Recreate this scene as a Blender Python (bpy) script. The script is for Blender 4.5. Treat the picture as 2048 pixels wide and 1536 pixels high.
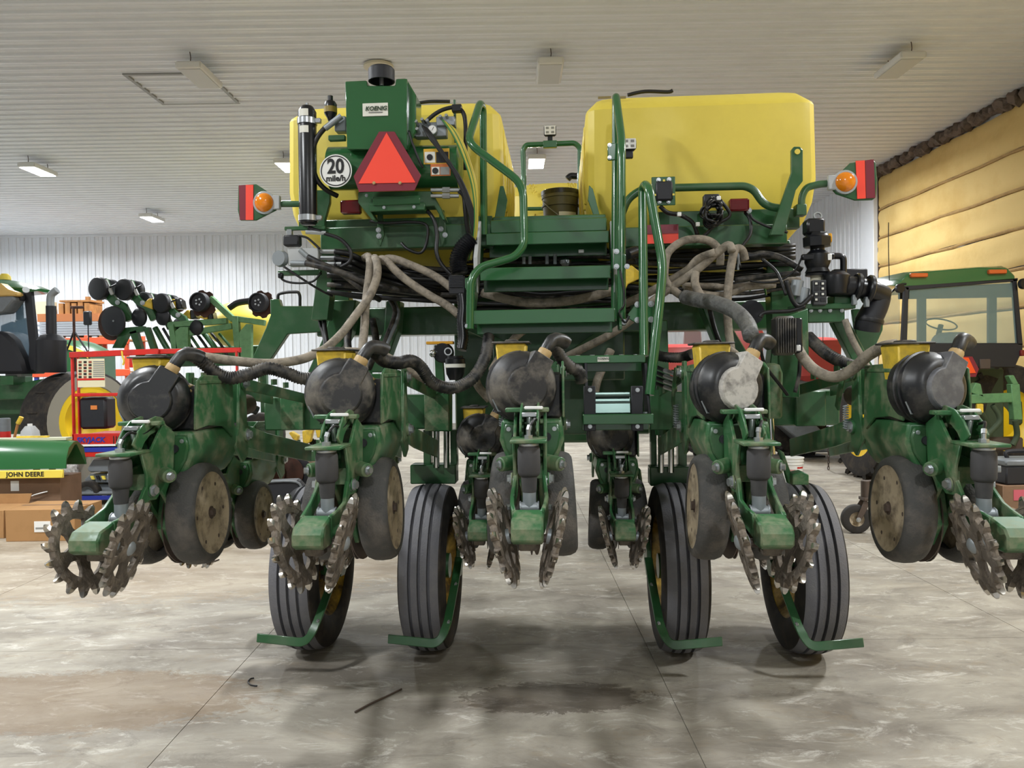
import bpy, bmesh, math, random
from mathutils import Vector, Matrix, Euler, Quaternion, noise
random.seed(7)
for o in list(bpy.data.objects): bpy.data.objects.remove(o)
SC = bpy.context.scene
COL = SC.collection
# ------------------------------------------------------------------ camera, exposure, world
F = 1539.0; W, H = 2048.0, 1536.0
CAM = Vector((0.0, 0.0, 1.6))
CROT = (Euler((math.radians(90 - 1.2), 0, 0)).to_matrix() @ Matrix.Rotation(math.radians(-0.8), 3, 'Z'))
cd = bpy.data.cameras.new('camera'); cam = bpy.data.objects.new('camera', cd); COL.objects.link(cam)
cd.sensor_fit = 'HORIZONTAL'; cd.sensor_width = 36.0; cd.lens = F / W * 36.0
cd.clip_start = 0.05; cd.clip_end = 200
cam.matrix_world = Matrix.Translation(CAM) @ CROT.to_4x4()
SC.camera = cam
SC.view_settings.view_transform = 'Standard'; SC.view_settings.look = 'None'
SC.view_settings.gamma = 1.0; SC.view_settings.use_curve_mapping = False
SC.view_settings.exposure = 0.6
wd = bpy.data.worlds.new('world'); SC.world = wd; wd.use_nodes = True
wd.node_tree.nodes['Background'].inputs[0].default_value = (0, 0, 0, 1)
wd.node_tree.nodes['Background'].inputs[1].default_value = 0.0
LIGHT_W = 175.0          # power of one ceiling light

# ------------------------------------------------------------------ pixel -> place
YAW = math.radians(-3.5)                      # the planter stands turned a little to the room
MROT = Matrix.Rotation(YAW, 3, 'Z')
MINV = MROT.inverted()
def ray(px, py):
    return CROT @ Vector(((px - W/2)/F, -(py - H/2)/F, -1.0))
def aw(px, py, y):                            # room: where the ray meets the plane at depth y
    d = ray(px, py); t = y / d.y
    return CAM + d*t
def az(px, py, z=0.0):                        # room: where the ray meets a level
    d = ray(px, py); t = (z - CAM.z)/d.z
    return CAM + d*t
def am(px, py, y):                            # planter frame: plane at planter depth y
    d = MINV @ ray(px, py); c = MINV @ CAM
    return c + d*((y - c.y)/d.y)

# ------------------------------------------------------------------ materials
def srgb(h):
    h = h.lstrip('#'); out = []
    for i in (0, 2, 4):
        c = int(h[i:i+2], 16)/255
        out.append(c/12.92 if c <= .04045 else ((c+.055)/1.055)**2.4)
    return out + [1.0]
MATS = {}
def mat(name, col, rough=.5, metal=0, dirt=None, amt=.5, scale=6, bump=0, bscale=60, spec=.5, coat=0, emit=None, estr=0, lo=.45, hi=.7, alpha=None, stretch=None):
    if name in MATS: return MATS[name]
    m = bpy.data.materials.new(name); m.use_nodes = True
    nt = m.node_tree; N = nt.nodes; L = nt.links
    b = N['Principled BSDF']
    c = srgb(col) if isinstance(col, str) else list(col)
    b.inputs['Base Color'].default_value = c
    b.inputs['Roughness'].default_value = rough; b.inputs['Metallic'].default_value = metal
    b.inputs['Specular IOR Level'].default_value = spec
    b.inputs['Coat Weight'].default_value = coat
    if emit:
        b.inputs['Emission Color'].default_value = srgb(emit); b.inputs['Emission Strength'].default_value = estr
    if alpha is not None: b.inputs['Alpha'].default_value = alpha
    if dirt or bump:
        tc = N.new('ShaderNodeTexCoord')
        src = tc.outputs['Object']
        if stretch:
            mp = N.new('ShaderNodeMapping'); mp.inputs['Scale'].default_value = stretch
            L.new(src, mp.inputs[0]); src = mp.outputs[0]
    if dirt:
        n = N.new('ShaderNodeTexNoise'); n.inputs['Scale'].default_value = scale; n.inputs['Detail'].default_value = 6; n.inputs['Roughness'].default_value = .65
        L.new(src, n.inputs['Vector'])
        r = N.new('ShaderNodeValToRGB'); r.color_ramp.elements[0].position = lo; r.color_ramp.elements[1].position = hi
        r.color_ramp.elements[0].color = (0, 0, 0, 1); r.color_ramp.elements[1].color = (amt, amt, amt, 1)
        L.new(n.outputs['Fac'], r.inputs[0])
        mx = N.new('ShaderNodeMix'); mx.data_type = 'RGBA'
        mx.inputs[6].default_value = c; mx.inputs[7].default_value = srgb(dirt)
        L.new(r.outputs[0], mx.inputs[0]); L.new(mx.outputs[2], b.inputs['Base Color'])
        mr = N.new('ShaderNodeMath'); mr.operation = 'MULTIPLY_ADD'; mr.inputs[1].default_value = max(0, .9-rough); mr.inputs[2].default_value = rough
        L.new(r.outputs[0], mr.inputs[0]); L.new(mr.outputs[0], b.inputs['Roughness'])
    if bump:
        n2 = N.new('ShaderNodeTexNoise'); n2.inputs['Scale'].default_value = bscale; n2.inputs['Detail'].default_value = 4
        L.new(src, n2.inputs['Vector'])
        bp = N.new('ShaderNodeBump'); bp.inputs['Strength'].default_value = bump; bp.inputs['Distance'].default_value = .01
        L.new(n2.outputs['Fac'], bp.inputs['Height']); L.new(bp.outputs[0], b.inputs['Normal'])
    m.diffuse_color = c
    MATS[name] = m
    return m
GREEN = mat('green_paint', '#2b5833', .3, dirt='#66705c', amt=.3, scale=5, coat=.2)
GREEND = mat('green_paint_dusty', '#33633c', .38, dirt='#8b8a70', amt=.8, scale=9, lo=.46, hi=.68)
GREENC = mat('green_paint_clean', '#2b5f36', .22, coat=.4)
GREENF = mat('green_paint_old', '#5d8a5c', .5, dirt='#3b5a3c', amt=.6, scale=6)
YEL = mat('yellow_poly', '#e6d053', .42, dirt='#d2bb4c', amt=.4, scale=3)
YELH = mat('yellow_hopper', '#dfbd3a', .45, dirt='#94803f', amt=.7, scale=12)
BLK = mat('black_plastic', '#191a1d', .38, dirt='#6d6860', amt=.45, scale=14, lo=.5, hi=.8)
BLKD = mat('black_dusty', '#232325', .5, dirt='#8c8478', amt=.75, scale=9, lo=.46, hi=.75)
BLKM = mat('black_metal', '#15161a', .3)
BLKF = mat('black_flat', '#1b1c22', .55)
HOSEB = mat('black_hose', '#1a1a1c', .5, dirt='#7c7468', amt=.6, scale=18)
HOSET = mat('tan_dusty_hose', '#958b7c', .75, dirt='#4a443e', amt=.8, scale=22, bump=.3, bscale=90)
HOSEG = mat('grey_taped_hose', '#6c6c6a', .45, dirt='#3a3937', amt=.8, scale=25, bump=.6, bscale=70)
CABLE = mat('black_cable', '#131315', .45)
RUB = mat('tire_rubber', '#68686d', .72, dirt='#7a797a', amt=.6, scale=10, bump=.25, bscale=120)
RUBS = mat('tire_sidewall', '#201d1b', .8, dirt='#4d443a', amt=.7, scale=9)
RUBG = mat('gauge_wheel_rubber', '#454442', .75, dirt='#90857a', amt=.6, scale=7, bump=.35, bscale=150, lo=.5, hi=.85)
RIMB = mat('dusty_beige_rim', '#ab9b82', .8, dirt='#4a4034', amt=.85, scale=14)
RIMY = mat('yellow_rim', '#c9a023', .45, dirt='#3a2f22', amt=.9, scale=8, lo=.35, hi=.6)
RIMYC = mat('yellow_rim_clean', '#e8c41c', .35)
SPIKE = mat('spiked_wheel_iron', '#5f574e', .6, metal=.3, dirt='#94887a', amt=.9, scale=18, bump=.7, bscale=60)
TIP = mat('polished_steel_tip', '#b9b4ac', .22, metal=1)
ZINC = mat('zinc_steel', '#b6babd', .3, metal=.8)
ZINCM = mat('grey_cast_steel', '#93999d', .45, metal=.4)
CHROME = mat('chrome_rod', '#d5d8da', .12, metal=1)
TANP = mat('tan_plastic', '#b89b6a', .5, dirt='#8a7450', amt=.5, scale=20)
WHITE = mat('white_plastic', '#e9e9e6', .4)
STICK = mat('white_sticker', '#e4e3d8', .45)
INK = mat('black_ink', '#101012', .6)
INKG = mat('grey_ink', '#8a8a86', .6)
REDR = mat('red_reflective', '#ff4a33', .45)
REDD = mat('dark_red_reflective', '#7d2232', .4)
REDL = mat('red_lens', '#6e1018', .18, coat=.5)
AMB = mat('amber_lens', '#f08a10', .15, coat=.6)
CLEARRING = mat('clear_ring', '#a9b0b3', .2)
GREYP = mat('grey_paint', '#6e7377', .45, dirt='#4c5053', amt=.4)
GREYL = mat('light_grey_metal', '#b4b6b6', .45)
GLASS = mat('tinted_glass', '#93aca6', .05, alpha=.28)
GLASS2 = mat('dark_glass', '#6b8799', .05, alpha=.5)
CARD = mat('cardboard', '#a87f52', .85, dirt='#8d693f', amt=.5, scale=4)
CARDD = mat('cardboard_dark', '#7c604a', .85, dirt='#64503e', amt=.5, scale=4)
RED = mat('red_lift_paint', '#c8281f', .4, dirt='#7d1d1c', amt=.5, scale=6)
REDT = mat('red_tank', '#c95350', .35)  # red lightened toward pink to put distance haze into the colour
ORANGE = mat('orange_rack', '#d4522a', .5)
WOODM = mat('lumber', '#a9743f', .8, dirt='#6b4426', amt=.6, scale=5)
STEELS = mat('steel_sheet_stack', '#a3a8ae', .35, metal=.6)
RUST = mat('rusty_disc', '#4b2f24', .7, metal=.3, dirt='#2a2322', amt=.7)
BLUE = mat('blue_paint', '#29379a', .45)
OLIVE = mat('olive_pail', '#5c5a44', .5)
MUD = mat('brown_steel', '#4d4038', .6)

# ------------------------------------------------------------------ mesh builder
def perp(d):
    d = d.normalized(); a = Vector((0, 0, 1)) if abs(d.z) < .9 else Vector((1, 0, 0))
    u = d.cross(a).normalized(); return u, d.cross(u).normalized()
def spline(pts, k=6, closed=False):
    P = [Vector(p) for p in pts]
    if len(P) < 3: return P
    out = []; n = len(P)
    for i in range(n if closed else n-1):
        if closed: p0, p1, p2, p3 = P[i-1], P[i], P[(i+1) % n], P[(i+2) % n]
        else: p0, p1, p2, p3 = P[max(i-1, 0)], P[i], P[i+1], P[min(i+2, n-1)]
        for j in range(k):
            t = j/k
            out.append(.5*((2*p1)+(p2-p0)*t+(2*p0-5*p1+4*p2-p3)*t*t+(3*p1-p0-3*p2+p3)*t**3))
    if not closed: out.append(P[-1])
    return out
def fillet(pts, r, k=4):
    P = [Vector(p) for p in pts]; out = [P[0]]
    for i in range(1, len(P)-1):
        a, b, c = P[i-1], P[i], P[i+1]
        rr = min(r, (a-b).length*.45, (c-b).length*.45)
        s, e = b+(a-b).normalized()*rr, b+(c-b).normalized()*rr
        for j in range(k+1):
            t = j/k; out.append(s*(1-t)**2+b*2*t*(1-t)+e*t*t)
    return out+[P[-1]]
class MB:
    def __init__(s): s.v = []; s.f = []; s.m = []; s.k = 0
    def add(s, vs, fs, T=None):
        o = len(s.v)
        for p in vs:
            p = Vector(p); s.v.append(tuple(T @ p if T else p))
        for f in fs: s.f.append(tuple(i+o for i in f)); s.m.append(s.k)
        return s
    def box(s, c, d, R=None):
        c = Vector(c); vs = []
        for x in (-.5, .5):
            for y in (-.5, .5):
                for z in (-.5, .5):
                    p = Vector((x*d[0], y*d[1], z*d[2])); vs.append(c+(R @ p if R else p))
        return s.add(vs, [(0, 1, 3, 2), (4, 6, 7, 5), (0, 4, 5, 1), (2, 3, 7, 6), (0, 2, 6, 4), (1, 5, 7, 3)])
    def bb(s, a, b):
        a, b = Vector(a), Vector(b); return s.box((a+b)/2, [abs(q) for q in (b-a)])
    def prism(s, pts, a0, a1, axis='y'):
        n = len(pts)
        def P(p, a): return {'x': (a, p[0], p[1]), 'y': (p[0], a, p[1]), 'z': (p[0], p[1], a)}[axis]
        area = sum(pts[i-1][0]*pts[i][1]-pts[i][0]*pts[i-1][1] for i in range(n))
        flip = (area > 0) == (axis == 'y')
        if a1 < a0: flip = not flip
        vs = [P(p, a0) for p in pts]+[P(p, a1) for p in pts]
        fs = [tuple(range(n))[::-1], tuple(range(n, 2*n))]+[(i, (i+1) % n, n+(i+1) % n, n+i) for i in range(n)]
        if flip: fs = [f[::-1] for f in fs]
        return s.add(vs, fs)
    def ring(s, loops, cap=True, closed=False):          # loft of equal loops
        n = len(loops[0]); vs = [p for l in loops for p in l]; fs = []
        m = len(loops)
        for i in range(m if closed else m-1):
            a, b = i*n, ((i+1) % m)*n
            fs += [(a+j, a+(j+1) % n, b+(j+1) % n, b+j) for j in range(n)]
        if cap and not closed: fs += [tuple(range(n))[::-1], tuple(range((m-1)*n, m*n))]
        return s.add(vs, fs)
    def cyl(s, p0, p1, r, r1=None, n=14):
        p0, p1 = Vector(p0), Vector(p1); u, v = perp(p1-p0); r1 = r if r1 is None else r1
        L = [[p+(u*math.cos(a)-v*math.sin(a))*q*-1 for a in [2*math.pi*i/n for i in range(n)]] for p, q in ((p0, r), (p1, r1))]
        L = [l[::-1] for l in L]
        return s.ring(L)
    def lathe(s, o, ax, prof, n=24, cap=True):
        o, ax = Vector(o), Vector(ax).normalized(); u, v = perp(ax)
        L = []
        for d, r in prof:
            L.append([o+ax*d+(u*math.cos(2*math.pi*i/n)+v*math.sin(2*math.pi*i/n))*max(r, 1e-4) for i in range(n)])
        return s.ring(L, cap)
    def tube(s, pts, r, n=8, k=5, smooth=True, rf=None, caps=True):
        P = spline(pts, k) if smooth else [Vector(p) for p in pts]
        t0 = (P[1]-P[0]).normalized(); u, v = perp(t0); L = []; acc = 0
        for i, p in enumerate(P):
            t = (P[min(i+1, len(P)-1)]-P[max(i-1, 0)])
            if t.length < 1e-9: continue
            t.normalize(); u = (u-t*u.dot(t)).normalized(); w = t.cross(u)
            rr = r if rf is None else rf(i/(len(P)-1))*r
            L.append([p+(u*math.cos(2*math.pi*j/n)+w*math.sin(2*math.pi*j/n))*rr for j in range(n)])
        return s.ring(L, caps)
    def corr(s, pts, r, n=12, pitch=.016, amp=.09):       # corrugated hose
        P = spline(pts, 10); Ls = [0]
        for a, b in zip(P, P[1:]): Ls.append(Ls[-1]+(b-a).length)
        T = Ls[-1]; m = max(8, int(T/pitch*2)); Q = []; j = 0
        for i in range(m+1):
            d = T*i/m
            while j < len(Ls)-2 and Ls[j+1] < d: j += 1
            f = (d-Ls[j])/max(1e-9, Ls[j+1]-Ls[j]); Q.append(P[j].lerp(P[j+1], min(1, f)))
        cnt = [0]
        u, v = perp(Q[1]-Q[0]); L = []
        for i, p in enumerate(Q):
            t = (Q[min(i+1, m)]-Q[max(i-1, 0)]).normalized(); u = (u-t*u.dot(t)).normalized(); w = t.cross(u)
            rr = r*(1+amp*(1 if i % 2 else -1))
            L.append([p+(u*math.cos(2*math.pi*q/n)+w*math.sin(2*math.pi*q/n))*rr for q in range(n)])
        return s.ring(L)
    def bar(s, pts, w, t, wdir):                          # flat bar swept along pts; w along wdir
        P = [Vector(p) for p in pts]; L = []; WD_ = [Vector(q).normalized() for q in wdir] if isinstance(wdir, list) else [Vector(wdir).normalized()]*len(P)
        for i, p in enumerate(P):
            wd_ = WD_[i]
            d = (P[min(i+1, len(P)-1)]-P[max(i-1, 0)]).normalized(); nn = d.cross(wd_).normalized()
            L.append([p-wd_*w/2-nn*t/2, p+wd_*w/2-nn*t/2, p+wd_*w/2+nn*t/2, p-wd_*w/2+nn*t/2])
        return s.ring(L)
    def sph(s, c, r, n=12, sc=(1, 1, 1)):
        c = Vector(c); L = []
        for i in range(1, n//2+1):
            a = math.pi*i/(n//2+1)
            L.append([c+Vector((sc[0]*r*math.sin(a)*math.cos(2*math.pi*j/n), sc[1]*r*math.sin(a)*math.sin(2*math.pi*j/n), -sc[2]*r*math.cos(a))) for j in range(n)])
        return s.ring(L)
    def mesh(s, name, mats, off=(0, 0, 0), sharp=38):
        me = bpy.data.meshes.new(name); o = Vector(off)
        me.from_pydata([tuple(Vector(p)-o) for p in s.v], [], s.f)
        for m in (mats if isinstance(mats, (list, tuple)) else [mats]): me.materials.append(m)
        me.polygons.foreach_set('material_index', s.m)
        me.polygons.foreach_set('use_smooth', [True]*len(s.f))
        me.update()
        bmx = bmesh.new(); bmx.from_mesh(me); bmesh.ops.recalc_face_normals(bmx, faces=bmx.faces); bmx.to_mesh(me); bmx.free()
        if sharp: me.set_sharp_from_angle(angle=math.radians(sharp))
        return me
OFF = {}
def thing(name, label, cat, base=(0, 0, 0), group=None, rot=None, place=None):
    """Empty at the base of a thing; parts are given in the frame the base is given in"""
    o = bpy.data.objects.new(name, None); COL.objects.link(o); o.empty_display_size = .2
    b = Vector(base); OFF[o.name] = b
    R = rot if rot else Matrix.Identity(3)
    p = R @ b if place is None else Vector(place)
    o.matrix_world = Matrix.Translation(p) @ R.to_4x4()
    o['label'] = label; o['category'] = cat
    if group: o['group'] = group
    return o
def put(name, mb, mats, parent=None, bevel=0, label=None, off=None, sharp=38, loc=None, kind=None, seg=1):
    me = mb.mesh(name, mats, off or (0, 0, 0), sharp) if isinstance(mb, MB) else mb
    o = bpy.data.objects.new(name, me); COL.objects.link(o)
    if parent:
        o.parent = parent
        if parent.name in OFF: o.location = -OFF[parent.name]
        if off: o.location = o.location+Vector(off)
    elif off: o.location = Vector(off)
    if loc is not None: o.location = Vector(loc)
    if bevel:
        bm = o.modifiers.new('bevel', 'BEVEL'); bm.width = bevel; bm.segments = seg; bm.limit_method = 'ANGLE'; bm.angle_limit = math.radians(40); bm.harden_normals = False
    if label: o['label'] = label
    if kind: o['kind'] = kind
    return o
def single(name, mb, mats, label, cat, base, group=None, bevel=0, rot=None, sharp=38):
    o = put(name, mb, mats, None, bevel, label, off=base, sharp=sharp); o['category'] = cat
    if group: o['group'] = group
    return o
def struct(name, mb, mats, bevel=0, parent=None, sharp=38):
    o = put(name, mb, mats, parent, bevel, sharp=sharp)
    if parent is None: o['kind'] = 'structure'
    return o
def copytree(o, parent=None):
    c = o.copy(); COL.objects.link(c); c.parent = parent
    for ch in list(o.children): copytree(ch, c)
    return c
def textmesh(body, size, align='CENTER', extrude=.0008, offset=0, spacing=1, shear=0):
    cu = bpy.data.curves.new('lettering', 'FONT'); cu.body = body; cu.size = size; cu.align_x = align; cu.align_y = 'CENTER'
    cu.extrude = extrude; cu.offset = offset; cu.space_character = spacing; cu.shear = shear; cu.resolution_u = 3
    ob = bpy.data.objects.new('lettering', cu); COL.objects.link(ob)
    dg = bpy.context.evaluated_depsgraph_get(); me = bpy.data.meshes.new_from_object(ob.evaluated_get(dg))
    bpy.data.objects.remove(ob); return me
def text(name, body, size, pos, parent, material, R=None, sx=1, **k):
    """lettering on a surface that faces the viewer (-y); R turns it further"""
    me = textmesh(body, size, **k); me.materials.clear(); me.materials.append(material)
    T = (R or Matrix.Identity(3)) @ Matrix.Rotation(math.pi/2, 3, 'X')
    T4 = Matrix.Translation(Vector(pos)) @ T.to_4x4() @ Matrix.Diagonal((sx, 1, 1, 1))
    me.transform(T4)
    o = bpy.data.objects.new(name, me); COL.objects.link(o); o.parent = parent
    if parent and parent.name in OFF: o.location = -OFF[parent.name]
    return o
def circ(c, r, n=20, a0=0, a1=2*math.pi):
    return [(c[0]+r*math.cos(a0+(a1-a0)*i/(n if abs(a1-a0) > 6.28 else n-1)), c[1]+r*math.sin(a0+(a1-a0)*i/(n if abs(a1-a0) > 6.28 else n-1))) for i in range(n)]
# ================================================================== the building
HC = 5.7                                   # ceiling height
XL, XR, YB, YF = -15.8, 7.8, 22.6, -7.0    # walls
LINER = mat('white_liner_panel', '#dbdfe4', .36, dirt='#ced2d8', amt=.4, scale=2)
def concrete():
    m = bpy.data.materials.new('concrete'); m.use_nodes = True; nt = m.node_tree; N, L = nt.nodes, nt.links
    b = N['Principled BSDF']; g = N.new('ShaderNodeNewGeometry')
    def noise_(sc, det=6, ro=.6, vec=None, dist=0):
        n = N.new('ShaderNodeTexNoise'); n.inputs['Scale'].default_value = sc; n.inputs['Detail'].default_value = det; n.inputs['Roughness'].default_value = ro; n.inputs['Distortion'].default_value = dist
        L.new(vec or g.outputs['Position'], n.inputs['Vector']); return n.outputs['Fac']
    def ramp(fac, p0, p1, c0=(0, 0, 0, 1), c1=(1, 1, 1, 1)):
        r = N.new('ShaderNodeValToRGB'); r.color_ramp.elements[0].position = p0; r.color_ramp.elements[1].position = p1
        r.color_ramp.elements[0].color = c0; r.color_ramp.elements[1].color = c1; L.new(fac, r.inputs[0]); return r.outputs[0]
    def mix(a, bb, f, mode='MIX'):
        x = N.new('ShaderNodeMix'); x.data_type = 'RGBA'; x.blend_type = mode
        for i, s in ((6, a), (7, bb)):
            if isinstance(s, list): x.inputs[i].default_value = s
            else: L.new(s, x.inputs[i])
        if isinstance(f, float): x.inputs[0].default_value = f
        else: L.new(f, x.inputs[0])
        return x.outputs[2]
    mp = N.new('ShaderNodeMapping'); mp.inputs['Scale'].default_value = (1, 2.2, 1); mp.inputs['Rotation'].default_value = (0, 0, .25); L.new(g.outputs['Position'], mp.inputs[0])
    v = mp.outputs[0]
    base = ramp(noise_(1.1, 8, .66, v, .6), .34, .66, srgb('#7b746a'), srgb('#aba598'))
    base = mix(base, srgb('#cfcbc2'), ramp(noise_(3.6, 10, .8, v, .8), .54, .70))
    base = mix(base, srgb('#6b655d'), ramp(noise_(2.3, 10, .8, v, 1.4), .53, .74))
    base = mix(base, srgb('#97805e'), ramp(noise_(1.7, 10, .85, v, 1.2), .54, .70, c1=(.38, .38, .38, 1)))
    base = mix(base, srgb('#4a4641'), ramp(noise_(26, 5, .7, v), .66, .74, c1=(.6, .6, .6, 1)))
    # stains with a place of their own: mud by the left, oil under the drawbar
    for (cx, cy, rx, ry, col, amt_) in ((-2.2, 3.75, .38, .14, '#7d6549', .5), (.17, 3.7, .17, .07, '#3a2c1d', .6), (-3.2, 6.6, 1.2, .5, '#a08560', .25)):
        s = N.new('ShaderNodeMapping'); s.inputs['Location'].default_value = (-cx/rx, -cy/ry, 0); s.inputs['Scale'].default_value = (1/rx, 1/ry, 0); L.new(g.outputs['Position'], s.inputs[0])
        ln = N.new('ShaderNodeVectorMath'); ln.operation = 'LENGTH'; L.new(s.outputs[0], ln.inputs[0])
        ad = N.new('ShaderNodeMath'); ad.operation = 'MULTIPLY_ADD'; L.new(noise_(5, 10, .85, v, 1.2), ad.inputs[0]); ad.inputs[1].default_value = -5.0; L.new(ln.outputs['Value'], ad.inputs[2])
        base = mix(base, srgb(col), ramp(ad.outputs[0], -2.15, -1.2, (amt_,)*3+(1,), (0, 0, 0, 1)))
    b.inputs['Specular IOR Level'].default_value = .3
    L.new(base, b.inputs['Base Color'])
    L.new(ramp(noise_(2.0, 5, .6, v), .35, .7, (.5,)*3+(1,), (.8,)*3+(1,)), b.inputs['Roughness'])
    bp = N.new('ShaderNodeBump'); bp.inputs['Strength'].default_value = .15; bp.inputs['Distance'].default_value = .01
    L.new(noise_(22, 6, .7), bp.inputs['Height']); L.new(bp.outputs[0], b.inputs['Normal'])
    return m
CONC = concrete()
JOINT = mat('joint_filler', '#8a847a', .9)
m = MB(); m.bb((XL-.2, YF-.2, -.3), (XR+.2, YB+.2, -.004))
floor = struct('floor', m, JOINT)
xs = [XL, -12.75, -10.5, -8.25, -6, -3.75, -1.5, .75, 3.0, 5.25, XR]; ys = [YF, -4.4, 0, 4.42, 8.8, 13.2, 17.6, YB]
for i in range(len(xs)-1):
    for j in range(len(ys)-1):
        m = MB(); m.bb((xs[i]+.0018, ys[j]+.0018, -.12), (xs[i+1]-.0018, ys[j+1]-.0018, 0))
        put('concrete_slab', m, CONC, floor)
# ribbed ceiling: ribs run across the hall, .229 m apart
def ribline(a0, a1, pitch=.229):
    prof = []; a = a0
    while a < a1:
        prof += [(a, 0), (a+.075, 0), (a+.083, .006), (a+.098, .006), (a+.106, 0), (a+.18, 0), (a+.194, .026), (a+.215, .026)]
        a += pitch
    return prof+[(a1, 0)]
m = MB(); pr = ribline(YF, YB); n = len(pr)
m.add([(XL, a, HC-h) for a, h in pr]+[(XR, a, HC-h) for a, h in pr], [(i, i+1, n+i+1, n+i) for i in range(n-1)])
m.bb((XL-.2, YF-.2, HC+.01), (XR+.2, YB+.2, HC+.2))
struct('ceiling', m, LINER, sharp=20)
m = MB(); pr = ribline(XL, XR); n = len(pr)
m.add([(a, YB-h, 0) for a, h in pr]+[(a, YB-h, HC) for a, h in pr], [(i, i+1, n+i+1, n+i) for i in range(n-1)])
m.bb((XL-.2, YB+.01, 0), (XR+.2, YB+.2, HC))
struct('wall_back', m, LINER, sharp=20)
m = MB(); pr = ribline(YF, YB); n = len(pr)
m.add([(XL+h, a, 0) for a, h in pr]+[(XL+h, a, HC) for a, h in pr], [(i, i+1, n+i+1, n+i) for i in range(n-1)])
m.bb((XL-.2, YF, 0), (XL-.01, YB, HC)); struct('wall_left', m, LINER, sharp=20)
m = MB(); m.bb((XL-.2, YF-.2, 0), (XR+.2, YF, HC)); struct('wall_front', m, LINER)
# right wall: sprayed foam near, white liner beyond the post
YS = 16.3
FOAM = mat('sprayed_yellow_foam', '#d4b877', .85, dirt='#c2a05c', amt=.7, scale=1.1, bump=.5, bscale=9)
FOAME = mat('foam_ridge', '#a88a58', .9, dirt='#86693f', amt=.7, scale=6)
FLUFF = mat('grey_insulation_edge', '#6f6257', .95, dirt='#3c332d', amt=.9, scale=9)
m = MB(); m.bb((XR+.05, YF, 0), (XR+.25, YB, HC)); pr = ribline(YS+.55, YB); n = len(pr)
m.add([(XR-h, a, 0) for a, h in pr]+[(XR-h, a, HC) for a, h in pr], [(i, i+1, n+i+1, n+i) for i in range(n-1)])
wr = struct('wall_right', m, LINER, sharp=20)
zb = [0, .62, 1.22, 1.82, 2.42, 3.02, 3.62, 4.22, 4.82, 5.52]
for k in range(len(zb)-1):
    m = MB(); ny, nz = 110, 8; vs = []; fs = []
    for i in range(ny+1):
        for j in range(nz+1):
            y = YF+(YS-YF)*i/ny; t = j/nz
            wob = .03*noise.noise((y*1.3, k*3.1, 0))
            z = zb[k]+.02+wob+(zb[k+1]-zb[k]-.04)*t
            edge = min(t, 1-t); h = .03*min(1, edge*14)+.035*noise.fractal((y*1.1, z*2.2, k), 1, 2, 3)*min(1, edge*4)
            h += .03*(1 if noise.noise((math.floor(y/1.2)*1.7, k, 3)) > 0 else 0)*min(1, edge*5)
            vs.append((XR-h, y, z))
    for i in range(ny):
        for j in range(nz): a = i*(nz+1)+j; fs.append((a, a+1, a+nz+2, a+nz+1))
    m.add(vs, fs); put('foam_panel', m, FOAM, wr, sharp=70)
    if k:
        m = MB(); m.tube([(XR-.005-.015*random.random(), YF+(YS-YF)*i/60, zb[k]+.03*noise.noise((YF+(YS-YF)*i/60*1.3, k*3.1, 0))+random.uniform(-.006, .006)) for i in range(61)], .026, 6, 1, smooth=False)
        put('foam_ridge', m, FOAME, wr)
m = MB(); pts = [(XR-.05+random.uniform(-.04, .03), YF+(YS-YF)*i/420, 5.6+random.uniform(-.035, .035)) for i in range(421)]
m.tube(pts, .11, 7, 1, smooth=False, rf=lambda t: random.uniform(.5, 1.3)); put('insulation_edge', m, FLUFF, wr)
m = MB(); m.bb((XR-.14, YS-.02, 0), (XR+.05, YS+.55, HC)); struct('trim_1', m, LINER, .01)
m = MB(); m.bb((XR-.05, YS-.035, 0), (XR+.02, YS-.02, HC)); struct('trim_2', m, MUD)
m = MB(); m.bb((XL, YB-.05, HC-.10), (XR, YB, HC-.02)); struct('trim_3', m, LINER)
# attic hatch outline in the ceiling
h0 = az(258, 151, HC-.02); h1 = az(325, 206, HC-.02); h2 = az(473, 206, HC-.02); h3 = az(413, 149, HC-.02)
x0, x1, y0, y1 = (h0.x+h1.x)/2, (h2.x+h3.x)/2, (h0.y+h3.y)/2, (h1.y+h2.y)/2
m = MB(); w_ = .05; z0, z1 = HC-.028, HC+.005
m.bb((x0-w_, y0-w_, z0), (x0, y1+w_, z1)); m.bb((x1, y0-w_, z0), (x1+w_, y1+w_, z1)); m.bb((x0, y0-w_, z0), (x1, y0, z1)); m.bb((x0, y1, z0), (x1, y1+w_, z1))
struct('trim_4', m, mat('hatch_trim', '#8b8c89', .5))
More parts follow.
